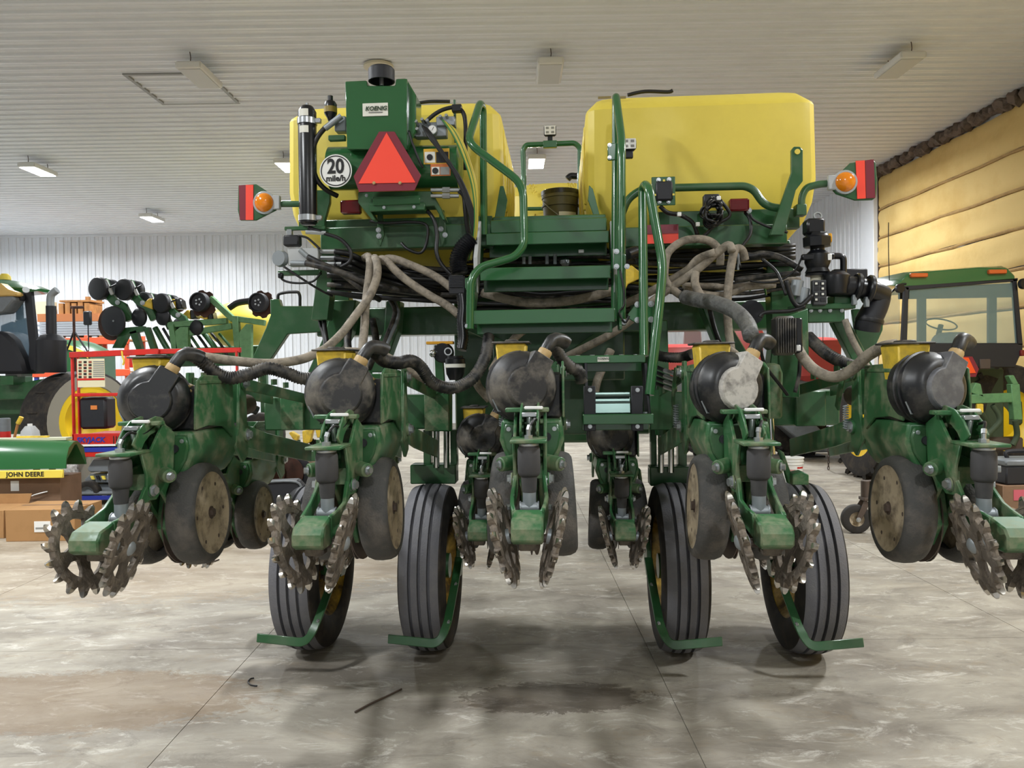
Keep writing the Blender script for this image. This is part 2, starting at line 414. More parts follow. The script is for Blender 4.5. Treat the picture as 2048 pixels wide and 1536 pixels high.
# ceiling lights
LENS_ON = mat('lit_diffuser', '#ffffff', .5, emit='#ffffff', estr=14)
LENS_OFF = mat('unlit_diffuser', '#bdbeba', .5)
LHOUS = mat('white_fixture', '#d9d9d4', .45)
def ceiling_light(x, y, lit, label, group=None, off=None):
    z = HC-.24
    t = thing('ceiling_light' if not off else 'ceiling_light_'+off+'_offscreen', label, 'ceiling light', (x, y, HC-.02), group)
    m = MB(); pr = [(-.17, .07), (-.15, .09), (.15, .09), (.17, .07), (.17, .02), (.155, 0), (-.155, 0), (-.17, .02)]
    m.prism([(x+a, z+b) for a, b in pr], y-.36, y+.36, 'y'); put('housing', m, LHOUS, t, .008)
    m = MB(); m.bb((x-.14, y-.33, z-.008), (x+.14, y+.33, z+.004)); put('diffuser', m, LENS_ON if lit else LENS_OFF, t)
    for s in (-1, 1):
        m = MB(); m.bb((x-.15, y+s*.36-.012, z+.005), (x+.15, y+s*.36+.012, z+.075)); put('end_cap', m, LHOUS, t, .004)
        m = MB(); m.tube([(x, y+s*.3, z+.08), (x+.01, y+s*.3, z+.15), (x, y+s*.3, HC-.015)], .006, 5, 2); put('hanger', m, MUD, t)
    if lit:
        ld = bpy.data.lights.new('lamp' if not off else 'lamp_'+off+'_offscreen', 'AREA'); ld.shape = 'RECTANGLE'; ld.size = .28; ld.size_y = .66; ld.energy = LIGHT_W; ld.color = (.95, .98, 1.0); ld.spread = math.radians(170)
        lo = bpy.data.objects.new(ld.name, ld); COL.objects.link(lo); lo.parent = t; lo.location = Vector((x, y, z-.012))-OFF[t.name]
    return t
for x, y, on, lb in ((.55, 10.22, 0, 'unlit white ceiling light hanging above the gap between the planter tanks'),
                     (-4.05, 10.2, 0, 'unlit white ceiling light hanging beside the ceiling hatch'),
                     (5.15, 10.2, 0, 'unlit white ceiling light hanging near the yellow foam wall'),
                     (.52, 14.67, 1, 'lit ceiling light shining behind the green handrail loop'),
                     (-8.97, 14.74, 1, 'lit ceiling light hanging over the left tractor'),
                     (-9.0, 19.45, 1, 'lit ceiling light nearest to the white back wall'),
                     (-4.2, 14.7, 1, 'lit ceiling light peeking out beside the left yellow tank'),
                     # same lit row; the lamp itself stands behind the right tank, its light shows on the far foam wall and liner
                     (5.2, 14.7, 1, 'lit ceiling light behind the right yellow tank, lighting the foam wall')):
    ceiling_light(x, y, on, lb, 'ceiling lights')
# lamps of the same ceiling grid outside the picture: along the left wall and at the near end of the hall
for x, y, nm, lb in ((-13.7, 14.7, 'left_mid', 'lit ceiling light along the left wall, one row before the last'), (-13.7, 19.5, 'left_far', 'lit ceiling light along the left wall, last row before the back wall'),
                     (-9.0, 5.6, 'left', 'lit ceiling light one row nearer than the unlit row, far left'), (-4.2, 5.6, 'left_near', 'lit ceiling light one row nearer than the unlit row, over the left wing'),
                     (5.2, 5.6, 'right_near', 'lit ceiling light one row nearer than the unlit row, by the foam wall'), (-4.2, 1.0, 'left_behind', 'lit ceiling light two rows nearer than the unlit row, left of the planter'),
                     (5.2, 1.0, 'right_behind', 'lit ceiling light two rows nearer than the unlit row, by the foam wall'), (.55, -3.6, 'behind', 'lit ceiling light behind the planter, in the row nearest the front wall')):
    ceiling_light(x, y, 1, lb, 'ceiling lights at the near end and the left wall', nm)
c = az(757, 128, HC); m = MB(); m.lathe((c.x, c.y, HC-.02), (0, 0, -1), [(0, .2), (.03, .2), (.04, .17)], 24)
single('ceiling_cover', m, mat('ivory_plastic', '#c9c3ad', .5), 'round ivory cover plate on the ribbed ceiling', 'cover plate', (c.x, c.y, HC-.02))
# ================================================================== the planter (frame turned by YAW)
PL = thing('planter', 'large green and yellow farm planter with twin yellow tanks and spiked closing wheels', 'planter', (-.06, 4.5, 0), rot=MROT)
def P(name, m, mats, bevel=0, label=None, parent=None, **k): return put(name, m, mats, parent or PL, bevel, label, **k)
_bolt = {}
def bolt(parent, pos, d=(0, -1, 0), r=.011, h=.012, material=None):
    material = material or ZINC; key = (round(r, 4), round(h, 4), material.name)
    if key not in _bolt:
        m = MB(); m.cyl((0, 0, 0), (0, 0, h*.25), r*1.45, n=12); m.cyl((0, 0, h*.25), (0, 0, h), r, n=6); _bolt[key] = m.mesh('bolt', material)
    o = bpy.data.objects.new('bolt', _bolt[key]); COL.objects.link(o); o.parent = parent
    o.rotation_euler = Vector(d).to_track_quat('Z', 'Y').to_euler()
    o.location = Vector(pos)-OFF.get(parent.name, Vector())
    return o
# ---------------------------------------------------------------- row unit (local frame: x across, y forward, z up)
def spiked_wheel():
    m = MB(); R = .142; n = 16
    # ring
    L = []
    for i in range(48):
        a = 2*math.pi*i/48; d = Vector((0, math.cos(a), math.sin(a)))
        L.append([d*.104+Vector((-.008, 0, 0)), d*.132+Vector((-.011, 0, 0)), d*.138+Vector((0, 0, 0)), d*.132+Vector((.011, 0, 0)), d*.104+Vector((.008, 0, 0))])
    m.ring(L, closed=True)
    m.lathe((-.012, 0, 0), (1, 0, 0), [(0, .03), (.004, .05), (.020, .05), (.024, .03)], 20)
    for i in range(5):
        a = 2*math.pi*(i+.3)/5; R_ = Matrix.Rotation(a, 3, 'X')
        pts = [R_ @ Vector(p) for p in ((-.007, -.026, .035), (-.007, .026, .035), (-.007, .020, .075), (-.007, .034, .112), (-.007, -.034, .112), (-.007, -.020, .075))]
        q = [p+Vector((.014, 0, 0)) for p in pts]
        m.ring([pts, q])
    for i in range(n):
        a = 2*math.pi*i/n; R_ = Matrix.Rotation(a, 3, 'X')
        def sec(z, w, t, dy=0): return [R_ @ Vector(p) for p in ((-t, -w+dy, z), (t, -w+dy, z), (t, w+dy, z), (-t, w+dy, z))]
        m.k = 0; m.ring([sec(.122, .016, .0125), sec(.140, .0135, .012, .001), sec(.153, .009, .010, .004)])
        m.k = 1; m.ring([sec(.151, .0095, .0105, .004), sec(.163, .0075, .008, .007), sec(.171, .003, .003, .010)])
        m.k = 0
    return m.mesh('closing_wheel', [SPIKE, TIP])
def dome_frame(c, ax, up=Vector((0, 0, 1))):
    ax = Vector(ax).normalized(); e1 = up.cross(ax).normalized(); e2 = ax.cross(e1)
    if e1.x < 0: e1 = -e1
    return Vector(c), ax, e1, e2
def build_row(name='row_unit', lid2=None):
    G = GREEND
    U = 3.05                                          # local y = planter y - U
    # body: shank head between the gauge wheels
    m = MB(); m.prism([(-.115, 1.40), (.115, 1.40), (.125, 1.32), (.095, 1.24), (.06, 1.195), (-.06, 1.195), (-.095, 1.24), (-.125, 1.32)], 2.96-U, 3.40-U, 'y')
    ru = put(name, m, G, PL, .012, seg=2)
    def S(nm, mb, mats, bevel=0, label=None, sharp=38): return put(nm, mb, mats, ru, bevel, label, sharp=sharp)
    for s in (-1, 1):                                 # rounded cover plates on the rear of the head
        m = MB(); m.prism([(s*a, b) for a, b in ((.022, 1.385), (.10, 1.385), (.112, 1.345), (.10, 1.29), (.066, 1.235), (.04, 1.225), (.03, 1.28))], 2.945-U, 2.965-U, 'y'); S('cover_plate', m, GREEN, .006)
        m = MB(); m.cyl((s*.06, 2.95-U, 1.335), (s*.06, 2.935-U, 1.335), .016, n=12); S('plug', m, BLKF)
        bolt(ru, (s*.088, 2.945-U, 1.365), r=.006, h=.007)
    # shank down to the discs
    m = MB(); m.prism([(3.0-U, 1.28), (3.2-U, 1.28), (3.14-U, .96), (3.0-U, .93), (2.94-U, 1.02)], -.022, .022, 'x'); S('shank', m, G, .004)
    for s in (-1, 1):                                 # opener discs
        m = MB(); m.lathe((s*.012, 3.13-U, 1.03), (s, -.08, 0), [(0, .19), (.004, .19), (.005, .02)], 32); S('opener_disc', m, MUD)
    # gauge wheels
    for s in (-1, 1):
        c = Vector((s*.105, 3.05-U, 1.061)); ax = Vector((s, .03, .05)).normalized()
        m = MB(); pr = [(-.058, .150), (-.062, .172), (-.050, .194), (-.030, .203), (0, .206), (.030, .203), (.048, .195), (.057, .182), (.055, .166)]
        m.lathe(c, ax, pr, 48, cap=False); m.lathe(c, ax, [(-.058, .15), (.055, .166)], 48, cap=False); S('gauge_wheel_tire', m, RUBG, sharp=60)
        m = MB(); m.lathe(c, ax, [(.047, .176), (.054, .171), (.051, .161), (.045, .150), (.040, .06), (.046, .045), (.046, .0)], 40, cap=False); m.lathe(c, ax, [(-.02, .0), (-.03, .155), (.04, .16)], 40, cap=False)
        w = S('gauge_wheel_rim', m, RIMB)
        for k in range(6):
            a = k*math.pi/3; u, v = perp(ax); p = c+ax*.0425+(u*math.cos(a)+v*math.sin(a))*.125
            m = MB(); m.cyl(p-ax*.002, p+ax*.0015, .0085, n=8); S('rim_hole', m, MUD)
        bolt(ru, c+ax*.045, ax, .018, .014, MUD)
        # gauge wheel arm stub and pivot bolt
        m = MB(); m.cyl((s*.05, 2.86-U, 1.25), (s*.112, 2.80-U, 1.247), .030, .026, 18); S('gauge_arm_pivot', m, G, .003)
        m = MB(); m.prism([(2.78-U, 1.275), (2.90-U, 1.29), (3.09-U, 1.09), (3.05-U, 1.02), (2.99-U, 1.04)], s*.045, s*.028, 'x'); S('gauge_arm', m, G, .004)
        bolt(ru, (s*.112, 2.80-U, 1.247), (s, -.5, 0), .012, .016)
    # depth quadrant
    for s in (-1, 1):
        m = MB(); pts = [(2.80-U+.20*math.cos(a), 1.30+.20*math.sin(a)) for a in [math.radians(q) for q in (50, 70, 90, 110, 130, 148)]]+[(2.80-U+.14*math.cos(a), 1.30+.14*math.sin(a)) for a in [math.radians(q) for q in (150, 130, 110, 90, 70, 50)]]
        m.prism([(p[0]+.06, p[1]-.03) for p in pts], s*.034, s*.026, 'x'); S('depth_quadrant', m, G, .002)
        for k in range(4):
            z = 1.345+.022*k; m = MB(); m.box((s*.027, 2.735-U+.006*k, z), (.012, .012, .009)); S('quadrant_tooth', m, GREEN)
    m = MB(); m.box((0, 2.75-U, 1.432), (.052, .026, .016)); m.cyl((0, 2.75-U, 1.425), (0, 2.77-U, 1.36), .011, n=8); S('depth_handle', m, ZINC, .002)
    m = MB(); m.box((.015, 2.78-U, 1.4545), (.068, .014, .012)); S('white_lever', m, WHITE, .003)
    m = MB(); m.box((-.01, 2.83-U, 1.445), (.16, .05, .016)); S('lever_plate', m, G, .003)
    # air bag bracket
    m = MB(); m.box((0, 2.69-U, 1.347), (.126, .15, .012)); S('bracket_top', m, G, .003)
    for s in (-1, 1):
        m = MB(); m.prism([(2.70-U, 1.345), (2.765-U, 1.345), (2.86-U, 1.44), (2.95-U, 1.40), (2.93-U, 1.25), (2.86-U, 1.20), (2.80-U, 1.16), (2.73-U, 1.165), (2.735-U, 1.26)], s*.060, s*.048, 'x'); S('bracket_side', m, G, .003)
        bolt(ru, (s*.060, 2.76-U, 1.195), (s, 0, 0), .014, .016)
    m = MB(); m.bb((-.045, 2.76-U, 1.20), (.045, 2.775-U, 1.26)); S('cross_plate', m, G, .002)
    yb = 2.665-U
    m = MB(); m.lathe((0, yb, 1.222), (0, 0, 1), [(0, .025), (.004, .034), (.014, .039), (.05, .040), (.094, .039), (.106, .035), (.112, .026)], 24); S('air_bag', m, mat('air_bag_rubber', '#403f40', .75, dirt='#5a5754', amt=.5, scale=10), sharp=80)
    m = MB(); m.lathe((0, yb, 1.330), (0, 0, 1), [(0, .034), (.003, .035), (.008, .035), (.011, .033)], 20); S('air_bag_cap', m, ZINC)
    m = MB(); m.cyl((0, yb, 1.352), (0, yb, 1.366), .016, n=6); m.cyl((0, yb, 1.366), (0, yb, 1.385), .008, n=8); m.cyl((0, yb, 1.383), (.004, yb+.006, 1.398), .0095, n=8); S('air_fitting', m, ZINC)
    m = MB(); m.tube([(.004, yb+.006, 1.394), (.02, yb+.03, 1.42), (.03, yb+.10, 1.41), (.03, yb+.2, 1.44)], .005, 6, 4); S('air_line', m, CABLE)
    m = MB(); m.lathe((0, yb, 1.168), (0, 0, 1), [(0, .024), (.012, .026), (.05, .028), (.055, .029), (.058, .025)], 20); S('air_bag_piston', m, mat('air_bag_rubber', '#403f40'))
    m = MB(); m.cyl((0, yb, 1.115), (0, yb, 1.17), .0235, n=18); S('piston_stub', m, ZINCM)
    m = MB(); m.cyl((-.034, yb-.005, 1.115), (.034, yb-.005, 1.115), .019, n=16)
    for s in (-1, 1): m.cyl((s*.034, yb-.005, 1.115), (s*.028, yb-.005, 1.115), .023, n=8)
    S('clevis', m, ZINCM, .002)
    # closing arm (tail piece)
    for s in (-1, 1):
        pts = [(.050, 2.775-U, 1.215, .035), (.052, 2.72-U, 1.175, .032), (.060, 2.66-U, 1.125, .030), (.056, 2.60-U, 1.105, .035), (.047, 2.53-U, 1.09, .04)]
        m = MB(); L = [[Vector((s*(x-.007), y, z-h)), Vector((s*(x+.007), y, z-h)), Vector((s*(x+.007), y, z+h)), Vector((s*(x-.007), y, z+h))] for x, y, z, h in pts]
        m.ring(L); S('closing_arm', m, G, .003)
        m = MB(); m.cyl((s*.062, 2.76-U, 1.20), (s*.068, 2.76-U, 1.20), .024, n=20); S('pivot_boss', m, G, .002)
        bolt(ru, (s*.068, 2.76-U, 1.20), (s, -.2, 0), .015, .016)
        bolt(ru, (s*.064, 2.66-U, 1.115), (s, -.2, 0), .011, .014)
    m = MB(); m.prism([(2.435-U, 1.045), (2.435-U, 1.085), (2.455-U, 1.11), (2.545-U, 1.13), (2.56-U, 1.06), (2.53-U, 1.03), (2.46-U, 1.032)], -.052, .052, 'x'); S('closing_arm_block', m, G, .006)
    m = MB(); m.bb((-.03, 2.50-U, 1.0), (.03, 2.56-U, 1.045)); S('axle_boss', m, SPIKE, .004)
    cw = spiked_wheel()
    for s in (-1, 1):
        o = bpy.data.objects.new('closing_wheel', cw); COL.objects.link(o); o.parent = ru
        o.location = (s*.083, 2.555-U, 1.034)
        o.rotation_euler = Euler((random.uniform(0, .4), s*math.radians(15), s*math.radians(5)), 'XYZ')
        m = MB(); m.cyl((s*.02, 2.545-U, 1.03), (s*.10, 2.56-U, 1.034), .014, n=10); S('closing_wheel_axle', m, MUD)
        m = MB(); ax = Vector((s, -.1, -.2)).normalized(); m.lathe(Vector((s*.083, 2.555-U, 1.034)), ax, [(-.02, .026), (.012, .026), (.016, .024), (.022, .016), (.024, .0)], 14); S('closing_wheel_hub', m, ZINCM)
    # meter housing behind the dome
    m = MB()
    prof = []
    for s in (-1, 1):
        m = MB(); pts = [(3.0-U, 1.60), (3.06-U, 1.625), (3.34-U, 1.615), (3.35-U, 1.40), (3.33-U, 1.345), (3.24-U, 1.40), (3.10-U, 1.415), (2.98-U, 1.405), (2.985-U, 1.5)]
        m.prism(pts, s*.128, s*.118, 'x'); S('meter_shroud', m, G, .003)
        m = MB(); m.bb((s*.133, 3.02-U, 1.588), (s*.118, 3.33-U, 1.603)); S('shroud_flange', m, G, .002)
    m = MB(); m.bb((-.118, 3.03-U, 1.40), (.118, 3.30-U, 1.58)); S('seed_meter', m, BLKD, .01)
    # dome
    c, ax, e1, e2 = dome_frame((-.042, 3.0-U, 1.527), (math.sin(math.radians(20)), -math.cos(math.radians(20)), .10))
    m = MB(); m.lathe(c-ax*.05, ax, [(d_, r_*1.05) for d_, r_ in ((0, .118), (.03, .129), (.046, .133), (.050, .127), (.058, .127), (.062, .133), (.070, .133), (.073, .126), (.082, .126), (.085, .129), (.093, .128), (.104, .122), (.128, .112), (.146, .099), (.153, .088), (.155, .07), (.156, .0))], 44)
    S('meter_dome', m, BLKD if lid2 is None else BLK, sharp=50)
    th = math.radians(58); dv = e1*math.cos(th)+e2*math.sin(th); pv = ax.cross(dv)
    if pv.dot(e1) < 0: pv = -pv
    def tear(k, d):
        pts = []
        cc = c+ax*d-dv*.012
        for i in range(19):
            a = math.radians(35+290*i/18); pts.append(cc+(dv*math.cos(a)+pv*math.sin(a))*0.080*k)
        a0 = cc+(dv*math.cos(math.radians(325))+pv*math.sin(math.radians(325)))*0.080*k
        pts.append(c+ax*(d)+dv*.126-pv*.042*k); pts.append(c+ax*(d)+dv*.126+pv*.042*k)
        return pts
    m = MB(); m.ring([tear(1.10, .05), tear(1.04, .104), tear(.95, .118)]); S('vacuum_cover', m, BLKD if lid2 is None else lid2, .003)
    m = MB(); ee = c+ax*.088; m.lathe(ee+dv*.112, dv, [(0, .024), (.004, .027), (.036, .027), (.042, .025)], 18); S('hose_collar', m, TANP)
    bx = dv.lerp(Vector((.25, .35, 1)), .5).normalized()
    m = MB(); m.tube([ee+dv*.14, ee+dv*.175, ee+dv*.20+Vector((.006, .01, .002)), ee+dv*.205+Vector((.035, .038, -.004)), ee+dv*.205+Vector((.055, .055, -.016))], .025, 14, 4, rf=lambda t: 1.08 if t > .55 else 1); S('hose_elbow', m, BLK, sharp=60)
    # latch wire, tan knob
    lp = c-e1*.125-e2*.05+ax*.02
    m = MB(); m.tube([lp+e1*.016+ax*.01, lp+ax*.02, lp-e2*.045+e1*.02+ax*.02, lp-e2*.045+e1*.036+ax*.012], .0035, 6, 1, smooth=False); S('latch_wire', m, ZINCM)
    m = MB(); kp = c+e1*.118+e2*.045+ax*.005; m.box(kp, (.026, .05, .034), Matrix.Rotation(.5, 3, 'Y')); m.cyl(kp, kp+Vector((.02, -.01, -.018)), .010, n=10); S('latch_knob', m, TANP, .004)
    # small hopper and lid
    m = MB(); h = lambda z, a, b, q: [Vector((-.078-a, 3.06-U-b, z)), Vector((-.078+a, 3.06-U-b, z)), Vector((-.078+a, 3.06-U+q, z)), Vector((-.078-a, 3.06-U+q, z))]
    m.ring([h(1.47, .035, .03, .05), h(1.56, .05, .05, .08), h(1.695, .06, .07, .10)]); S('seed_hopper', m, YELH, .006)
    m = MB(); m.bb((-.152, 2.98-U, 1.695), (-.004, 3.175-U, 1.703)); m.prism([(-.106, 1.703), (-.05, 1.703), (-.055, 1.712), (-.10, 1.712)], 3.03-U, 3.12-U, 'y'); S('hopper_lid', m, BLKD, .003)
    # head plate and parallel arms to the toolbar
    for s in (-1, 1):
        m = MB(); m.prism([(3.42-U, 1.635), (3.48-U, 1.635), (3.50-U, 1.25), (3.44-U, 1.22), (3.36-U, 1.30), (3.40-U, 1.42)], s*.128, s*.114, 'x'); S('head_plate', m, G, .003)
        m = MB(); m.bar([(s*.105, 3.45-U, 1.585), (s*.105, 4.42-U, 1.47)], .012, .055, (1, 0, 0)); S('upper_arm', m, G, .002)
        m = MB(); L = []
        m.bar([(s*.108, 3.47-U, 1.345), (s*.108, 3.75-U, 1.28), (s*.108, 4.45-U, 1.15)], .014, .10, (1, 0, 0)); S('lower_arm', m, G, .003)
        for yy, zz in ((3.45, 1.585), (3.47, 1.345)):
            m = MB(); m.cyl((s*.126, yy-U, zz), (s*.138, yy-U, zz), .030, n=20); S('arm_boss', m, G, .002)
            bolt(ru, (s*.138, yy-U, zz), (s, 0, 0), .018, .018)
        for k in range(4):
            m = MB(); m.box((s*.104, 3.56+.17*k-U, 1.62-.02*k), (.01, .06, .03)); S('arm_tab', m, G)
    m = MB(); m.bb((-.115, 3.455-U, 1.40), (.115, 3.47-U, 1.60)); S('head_cross_plate', m, GREEN, .003)
    m = MB(); m.lathe((.0, 3.60-U, 1.47), (0, 1, 0), [(0, .02), (.01, .05), (.12, .056), (.2, .05), (.22, .02)], 18); S('downforce_bag', m, mat('brown_air_bag', '#4f4038', .7, dirt='#7a6a58', amt=.6))
    # down-force link and spring on the left of the arms
    m = MB(); m.bar([(-.15, 3.50-U, 1.60), (-.155, 3.55-U, 1.50), (-.15, 3.60-U, 1.42)], .012, .04, (1, 0, 0)); S('spring_link', m, G, .003)
    m = MB(); m.tube([(-.155+.011*math.cos(i*.9), 3.48-U+.011*math.sin(i*.9), 1.44-.105*i/70) for i in range(71)], .0028, 5, 1, smooth=False); S('tension_spring', m, ZINCM)
    return ru
row0 = build_row()
ROWX = [-1.576, -.822, -.108, .676, 1.418]; ROWZ = [-.036, -.018, 0, -.015, -.026]
GREYLID = mat('dusty_grey_lid', '#b9b5ae', .7, dirt='#6d6a66', amt=.9, scale=26)
GREYLID2 = mat('worn_dark_lid', '#54555a', .45, dirt='#8b8a86', amt=.5, scale=16)
BASE = OFF[PL.name]
def set_row(r, x, y=3.05, dz=0): r.location = Vector((x, y, dz))-BASE
set_row(row0, ROWX[2])
rows = [row0]
def recolor(r, lidmat, dome=BLK):
    for ch in r.children:
        if ch.name.split('.')[0] in ('vacuum_cover', 'meter_dome'):
            me = ch.data.copy(); me.materials.clear(); me.materials.append(lidmat if ch.name.startswith('vac') else dome); ch.data = me
for i in (0, 1, 3, 4):
    r = copytree(row0, PL); set_row(r, ROWX[i], 3.05, ROWZ[i]); rows.append(r)
    if i == 3: recolor(r, GREYLID); r['label'] = 'row unit with a dusty pale grey cover on its dome'
    if i == 4: recolor(r, GREYLID2)
    if i == 0: recolor(r, BLK)
for x in (-.43, .33, -.43-.762, .33+.762, -.43-1.524):   # forward rank, lower
    r = copytree(row0, PL); set_row(r, x, 4.55, -.33); r.name = 'front_row_unit'
    for ch in list(r.children):                                    # their arms run forward into the frame, hidden
        if ch.name.split('.')[0] in ('upper_arm', 'lower_arm', 'arm_tab', 'tension_spring', 'spring_link', 'downforce_bag'): bpy.data.objects.remove(ch)

# ---------------------------------------------------------------- transport wheels
def transport_wheel(x, y, inner):
    R = .468; c = Vector((x, y, R)); s = inner                    # inner: side (+1/-1) the scraper leg runs on
    m = MB(); m.lathe(c, (s, 0, 0), [(-.09, .26), (-.02, .25), (.03, .10), (.05, .09), (.05, 0)], 40, cap=False); m.lathe(c, (s, 0, 0), [(.03, .10), (.06, .24), (.10, .285), (.105, .295), (.09, .29), (-.10, .29), (-.105, .27)], 40, cap=False)
    w = P('transport_wheel', m, RIMY)
    m = MB(); h = .100
    prof = [(-.10, .285), (-.118, .31), (-.127, .36), (-.122, .41), (-.108, .450)]
    for k in range(4):                                            # four ribs, three grooves
        a = -h+.2/4*k; b = a+.2/4
        g = .0085
        e0 = .006 if k == 0 else 0; e1 = .006 if k == 3 else 0
        prof += [(a+(g if k else 0), .462-e0), (b-(g if k < 3 else 0), .462-e1)]
        if k < 3: prof += [(b-g*.8, .434), (b+g*.8, .434)]
    prof += [(.108, .450), (.122, .41), (.127, .36), (.118, .31), (.10, .285)]
    # crown
    prof = [(a, r-(.010*(a/.1)**2 if abs(a) <= .1 else .010)+.006) for a, r in prof]
    m.lathe(c, (1, 0, 0), prof, 72, cap=False)
    me = m.mesh('tire', [RUB, RUBS], sharp=30)
    for p in me.polygons:
        if abs(p.center.x-x) > .104: p.material_index = 1
    put('tire', me, None, w)
    m = MB(); m.cyl(c+Vector((s*.0, 0, 0)), c+Vector((s*.10, 0, 0)), .07, n=18); put('hub', m, GREEN, w)
    for k in range(8):
        a = k*math.pi/4; bolt(w, c+Vector((s*.05, .075*math.cos(a), .075*math.sin(a))), (s, 0, 0), .012, .02, MUD)
    # mud scraper: leg down the inner side, foot across the tread
    xi = x+s*.155; yf = y-.475
    pts = fillet([(xi, y-.02, R+.05), (xi, y-.25, .40), (xi-s*.01, yf+.02, .27), (xi-s*.05, yf-.02, .19), (x-s*.155, yf-.02, .215)], .07, 5)
    ff = [min(1, max(0, (i/(len(pts)-1)-.45)/.45)) for i in range(len(pts))]; m = MB(); m.bar(pts, .045, .012, [Vector((-s, .15, .0)).lerp(Vector((0, .3, .95)), f) for f in ff]); put('mud_scraper', m, GREEN, w, .003, 'green bent flat bar scraper')
    for t in (2, 8): bolt(w, Vector(pts[t])+Vector((s*.006, -.005, .0)), (s, -.6, 0), .009, .01)
    return w
for x, s in ((-1.43, 1), (-.74, 1), (.645, -1), (1.335, -1)): transport_wheel(x, 4.38, s)
# ---------------------------------------------------------------- planter frame, tanks, stairs, hoses (px points at given planter depths)
A = am
DG = GREEN
def quad(px0, py0, px1, py1, y, d):            # box from two picture corners on plane y, d deep
    a, b = A(px0, py0, y), A(px1, py1, y)
    return (min(a.x, b.x), y, min(a.z, b.z)), (max(a.x, b.x), y+d, max(a.z, b.z))
def qbox(name, px0, py0, px1, py1, y, d, mats, bevel=.004, parent=None, label=None):
    m = MB(); m.bb(*quad(px0, py0, px1, py1, y, d)); return P(name, m, mats, bevel, label, parent)
def poly(name, pts, y, d, mats, bevel=.004, parent=None, label=None):
    q = [A(px, py, y) for px, py in pts]
    m = MB(); m.prism([(p.x, p.z) for p in q], y, y+d, 'y'); return P(name, m, mats, bevel, label, parent)
def hose(name, pts, r, mats, n=8, k=5, parent=None, corr=False, pitch=.016):
    q = [A(*p) for p in pts]; m = MB()
    if corr: m.corr(q, r, n+2, pitch)
    else: m.tube(q, r, n, k)
    return P(name, m, mats, parent=parent, sharp=None if not corr else 80)
def pipe(name, pts, r, mats, fr=.08, n=12, parent=None):
    m = MB(); m.tube(fillet([A(*p) for p in pts], fr, 5), r, n, smooth=False); return P(name, m, mats, parent=parent, sharp=50)
# rear toolbar, main beam and legs
tb = []
for x0, x1 in ((-1.74, -.66), (.55, 1.58)):
    m = MB(); m.bb((x0, 4.44, 1.25), (x1, 4.64, 1.45)); P('rear_toolbar', m, GREEN, .008)
qbox('toolbar_plate', 848, 788, 898, 862, 4.40, .03, GREEND); qbox('toolbar_plate', 560, 793, 607, 860, 4.40, .03, GREEND)
qbox('toolbar_plate', 1592, 783, 1652, 852, 4.38, .03, GREEN); qbox('toolbar_plate', 1300, 780, 1345, 860, 4.40, .03, GREEN)
m = MB(); a, b = A(632, 612, 4.9), A(1570, 660, 4.9); m.bb((a.x, 4.9, 1.82), (b.x, 5.12, 2.0)); P('main_beam', m, GREEN, .008)
poly('wing_end_plate', [(540, 598), (558, 598), (562, 612), (642, 612), (642, 664), (575, 668), (530, 735), (497, 735), (512, 700), (532, 655), (541, 630)], 4.86, .05, GREEN)
pipe('grab_loop', [(556, 600, 4.9), (556, 588, 4.9), (575, 584, 4.9), (597, 584, 4.9), (600, 592, 4.9), (600, 612, 4.9)], .010, CABLE, .03, 8)
for pts in ([(668, 600), (712, 600), (700, 665), (655, 745), (615, 745), (648, 670)], [(772, 602), (800, 602), (796, 660), (765, 745), (728, 745), (768, 660)],
            [(1398, 600), (1432, 600), (1502, 716), (1478, 742), (1455, 742)], [(1300, 640), (1335, 640), (1340, 800), (1300, 800)]):
    poly('frame_leg', pts, 4.66, .14, GREEN, .006)
poly('frame_leg', [(1540, 560), (1596, 556), (1600, 700), (1560, 800), (1530, 800), (1545, 690)], 4.5, .12, GREEN, .006)
poly('tank_support', [(645, 470), (692, 470), (664, 560), (655, 640), (622, 640)], 4.45, .10, GREEN)
poly('tank_support', [(655, 560), (690, 560), (700, 606), (660, 606)], 4.75, .10, GREEN)
poly('tank_support', [(1545, 480), (1580, 480), (1590, 560), (1530, 560)], 4.45, .10, GREEN)
qbox('center_frame', 905, 470, 1300, 868, 5.25, .25, GREEN, .01)
m = MB(); m.bb((-.70, 6.1, 1.0), (.62, 8.2, 2.15)); P('front_shade_box', m, GREEN, .02)  # unseen box added with the tongue to shade the floor under the machine
m = MB(); m.bb((-.15, 8.2, .75), (.05, 10.2, .95)); P('hitch_tongue', m, GREEN, .01)
m = MB(); m.bb((-.12, 8.0, 0.0), (.02, 8.14, 1.0)); P('hitch_stand', m, DG)
qbox('center_tongue', 985, 640, 1250, 760, 4.95, .25, GREEN, .01)
for x0, y0, x1, y1 in ((935, 655, 1075, 720), (1215, 655, 1090, 745)):
    m = MB(); p, q = A(x0, y0, 4.8), A(x1, y1, 4.7); m.bar([p, q], .05, .04, (0, 1, 0)); P('diagonal_brace', m, GREEN, .003)
for q in ((820, 930, 912, 968), (1300, 934, 1398, 972)): qbox('wheel_frame', *q, 4.52, .12, GREEN, .006)
for q in ((846, 860, 862, 934), (900, 860, 914, 934), (1302, 856, 1314, 938), (1356, 856, 1374, 938)): qbox('wheel_frame_post', *q, 4.58, .08, DG, .004)
for x, s in ((-1.43, 1), (-.74, 1), (.645, -1), (1.335, -1)):
    m = MB(); xi = x+s*.15; m.prism([(4.34, .41), (4.42, .40), (4.9, .70), (4.95, .95), (4.86, .95), (4.36, .56)], xi-.012, xi+.012, 'x'); P('wheel_leg', m, GREEN, .004)
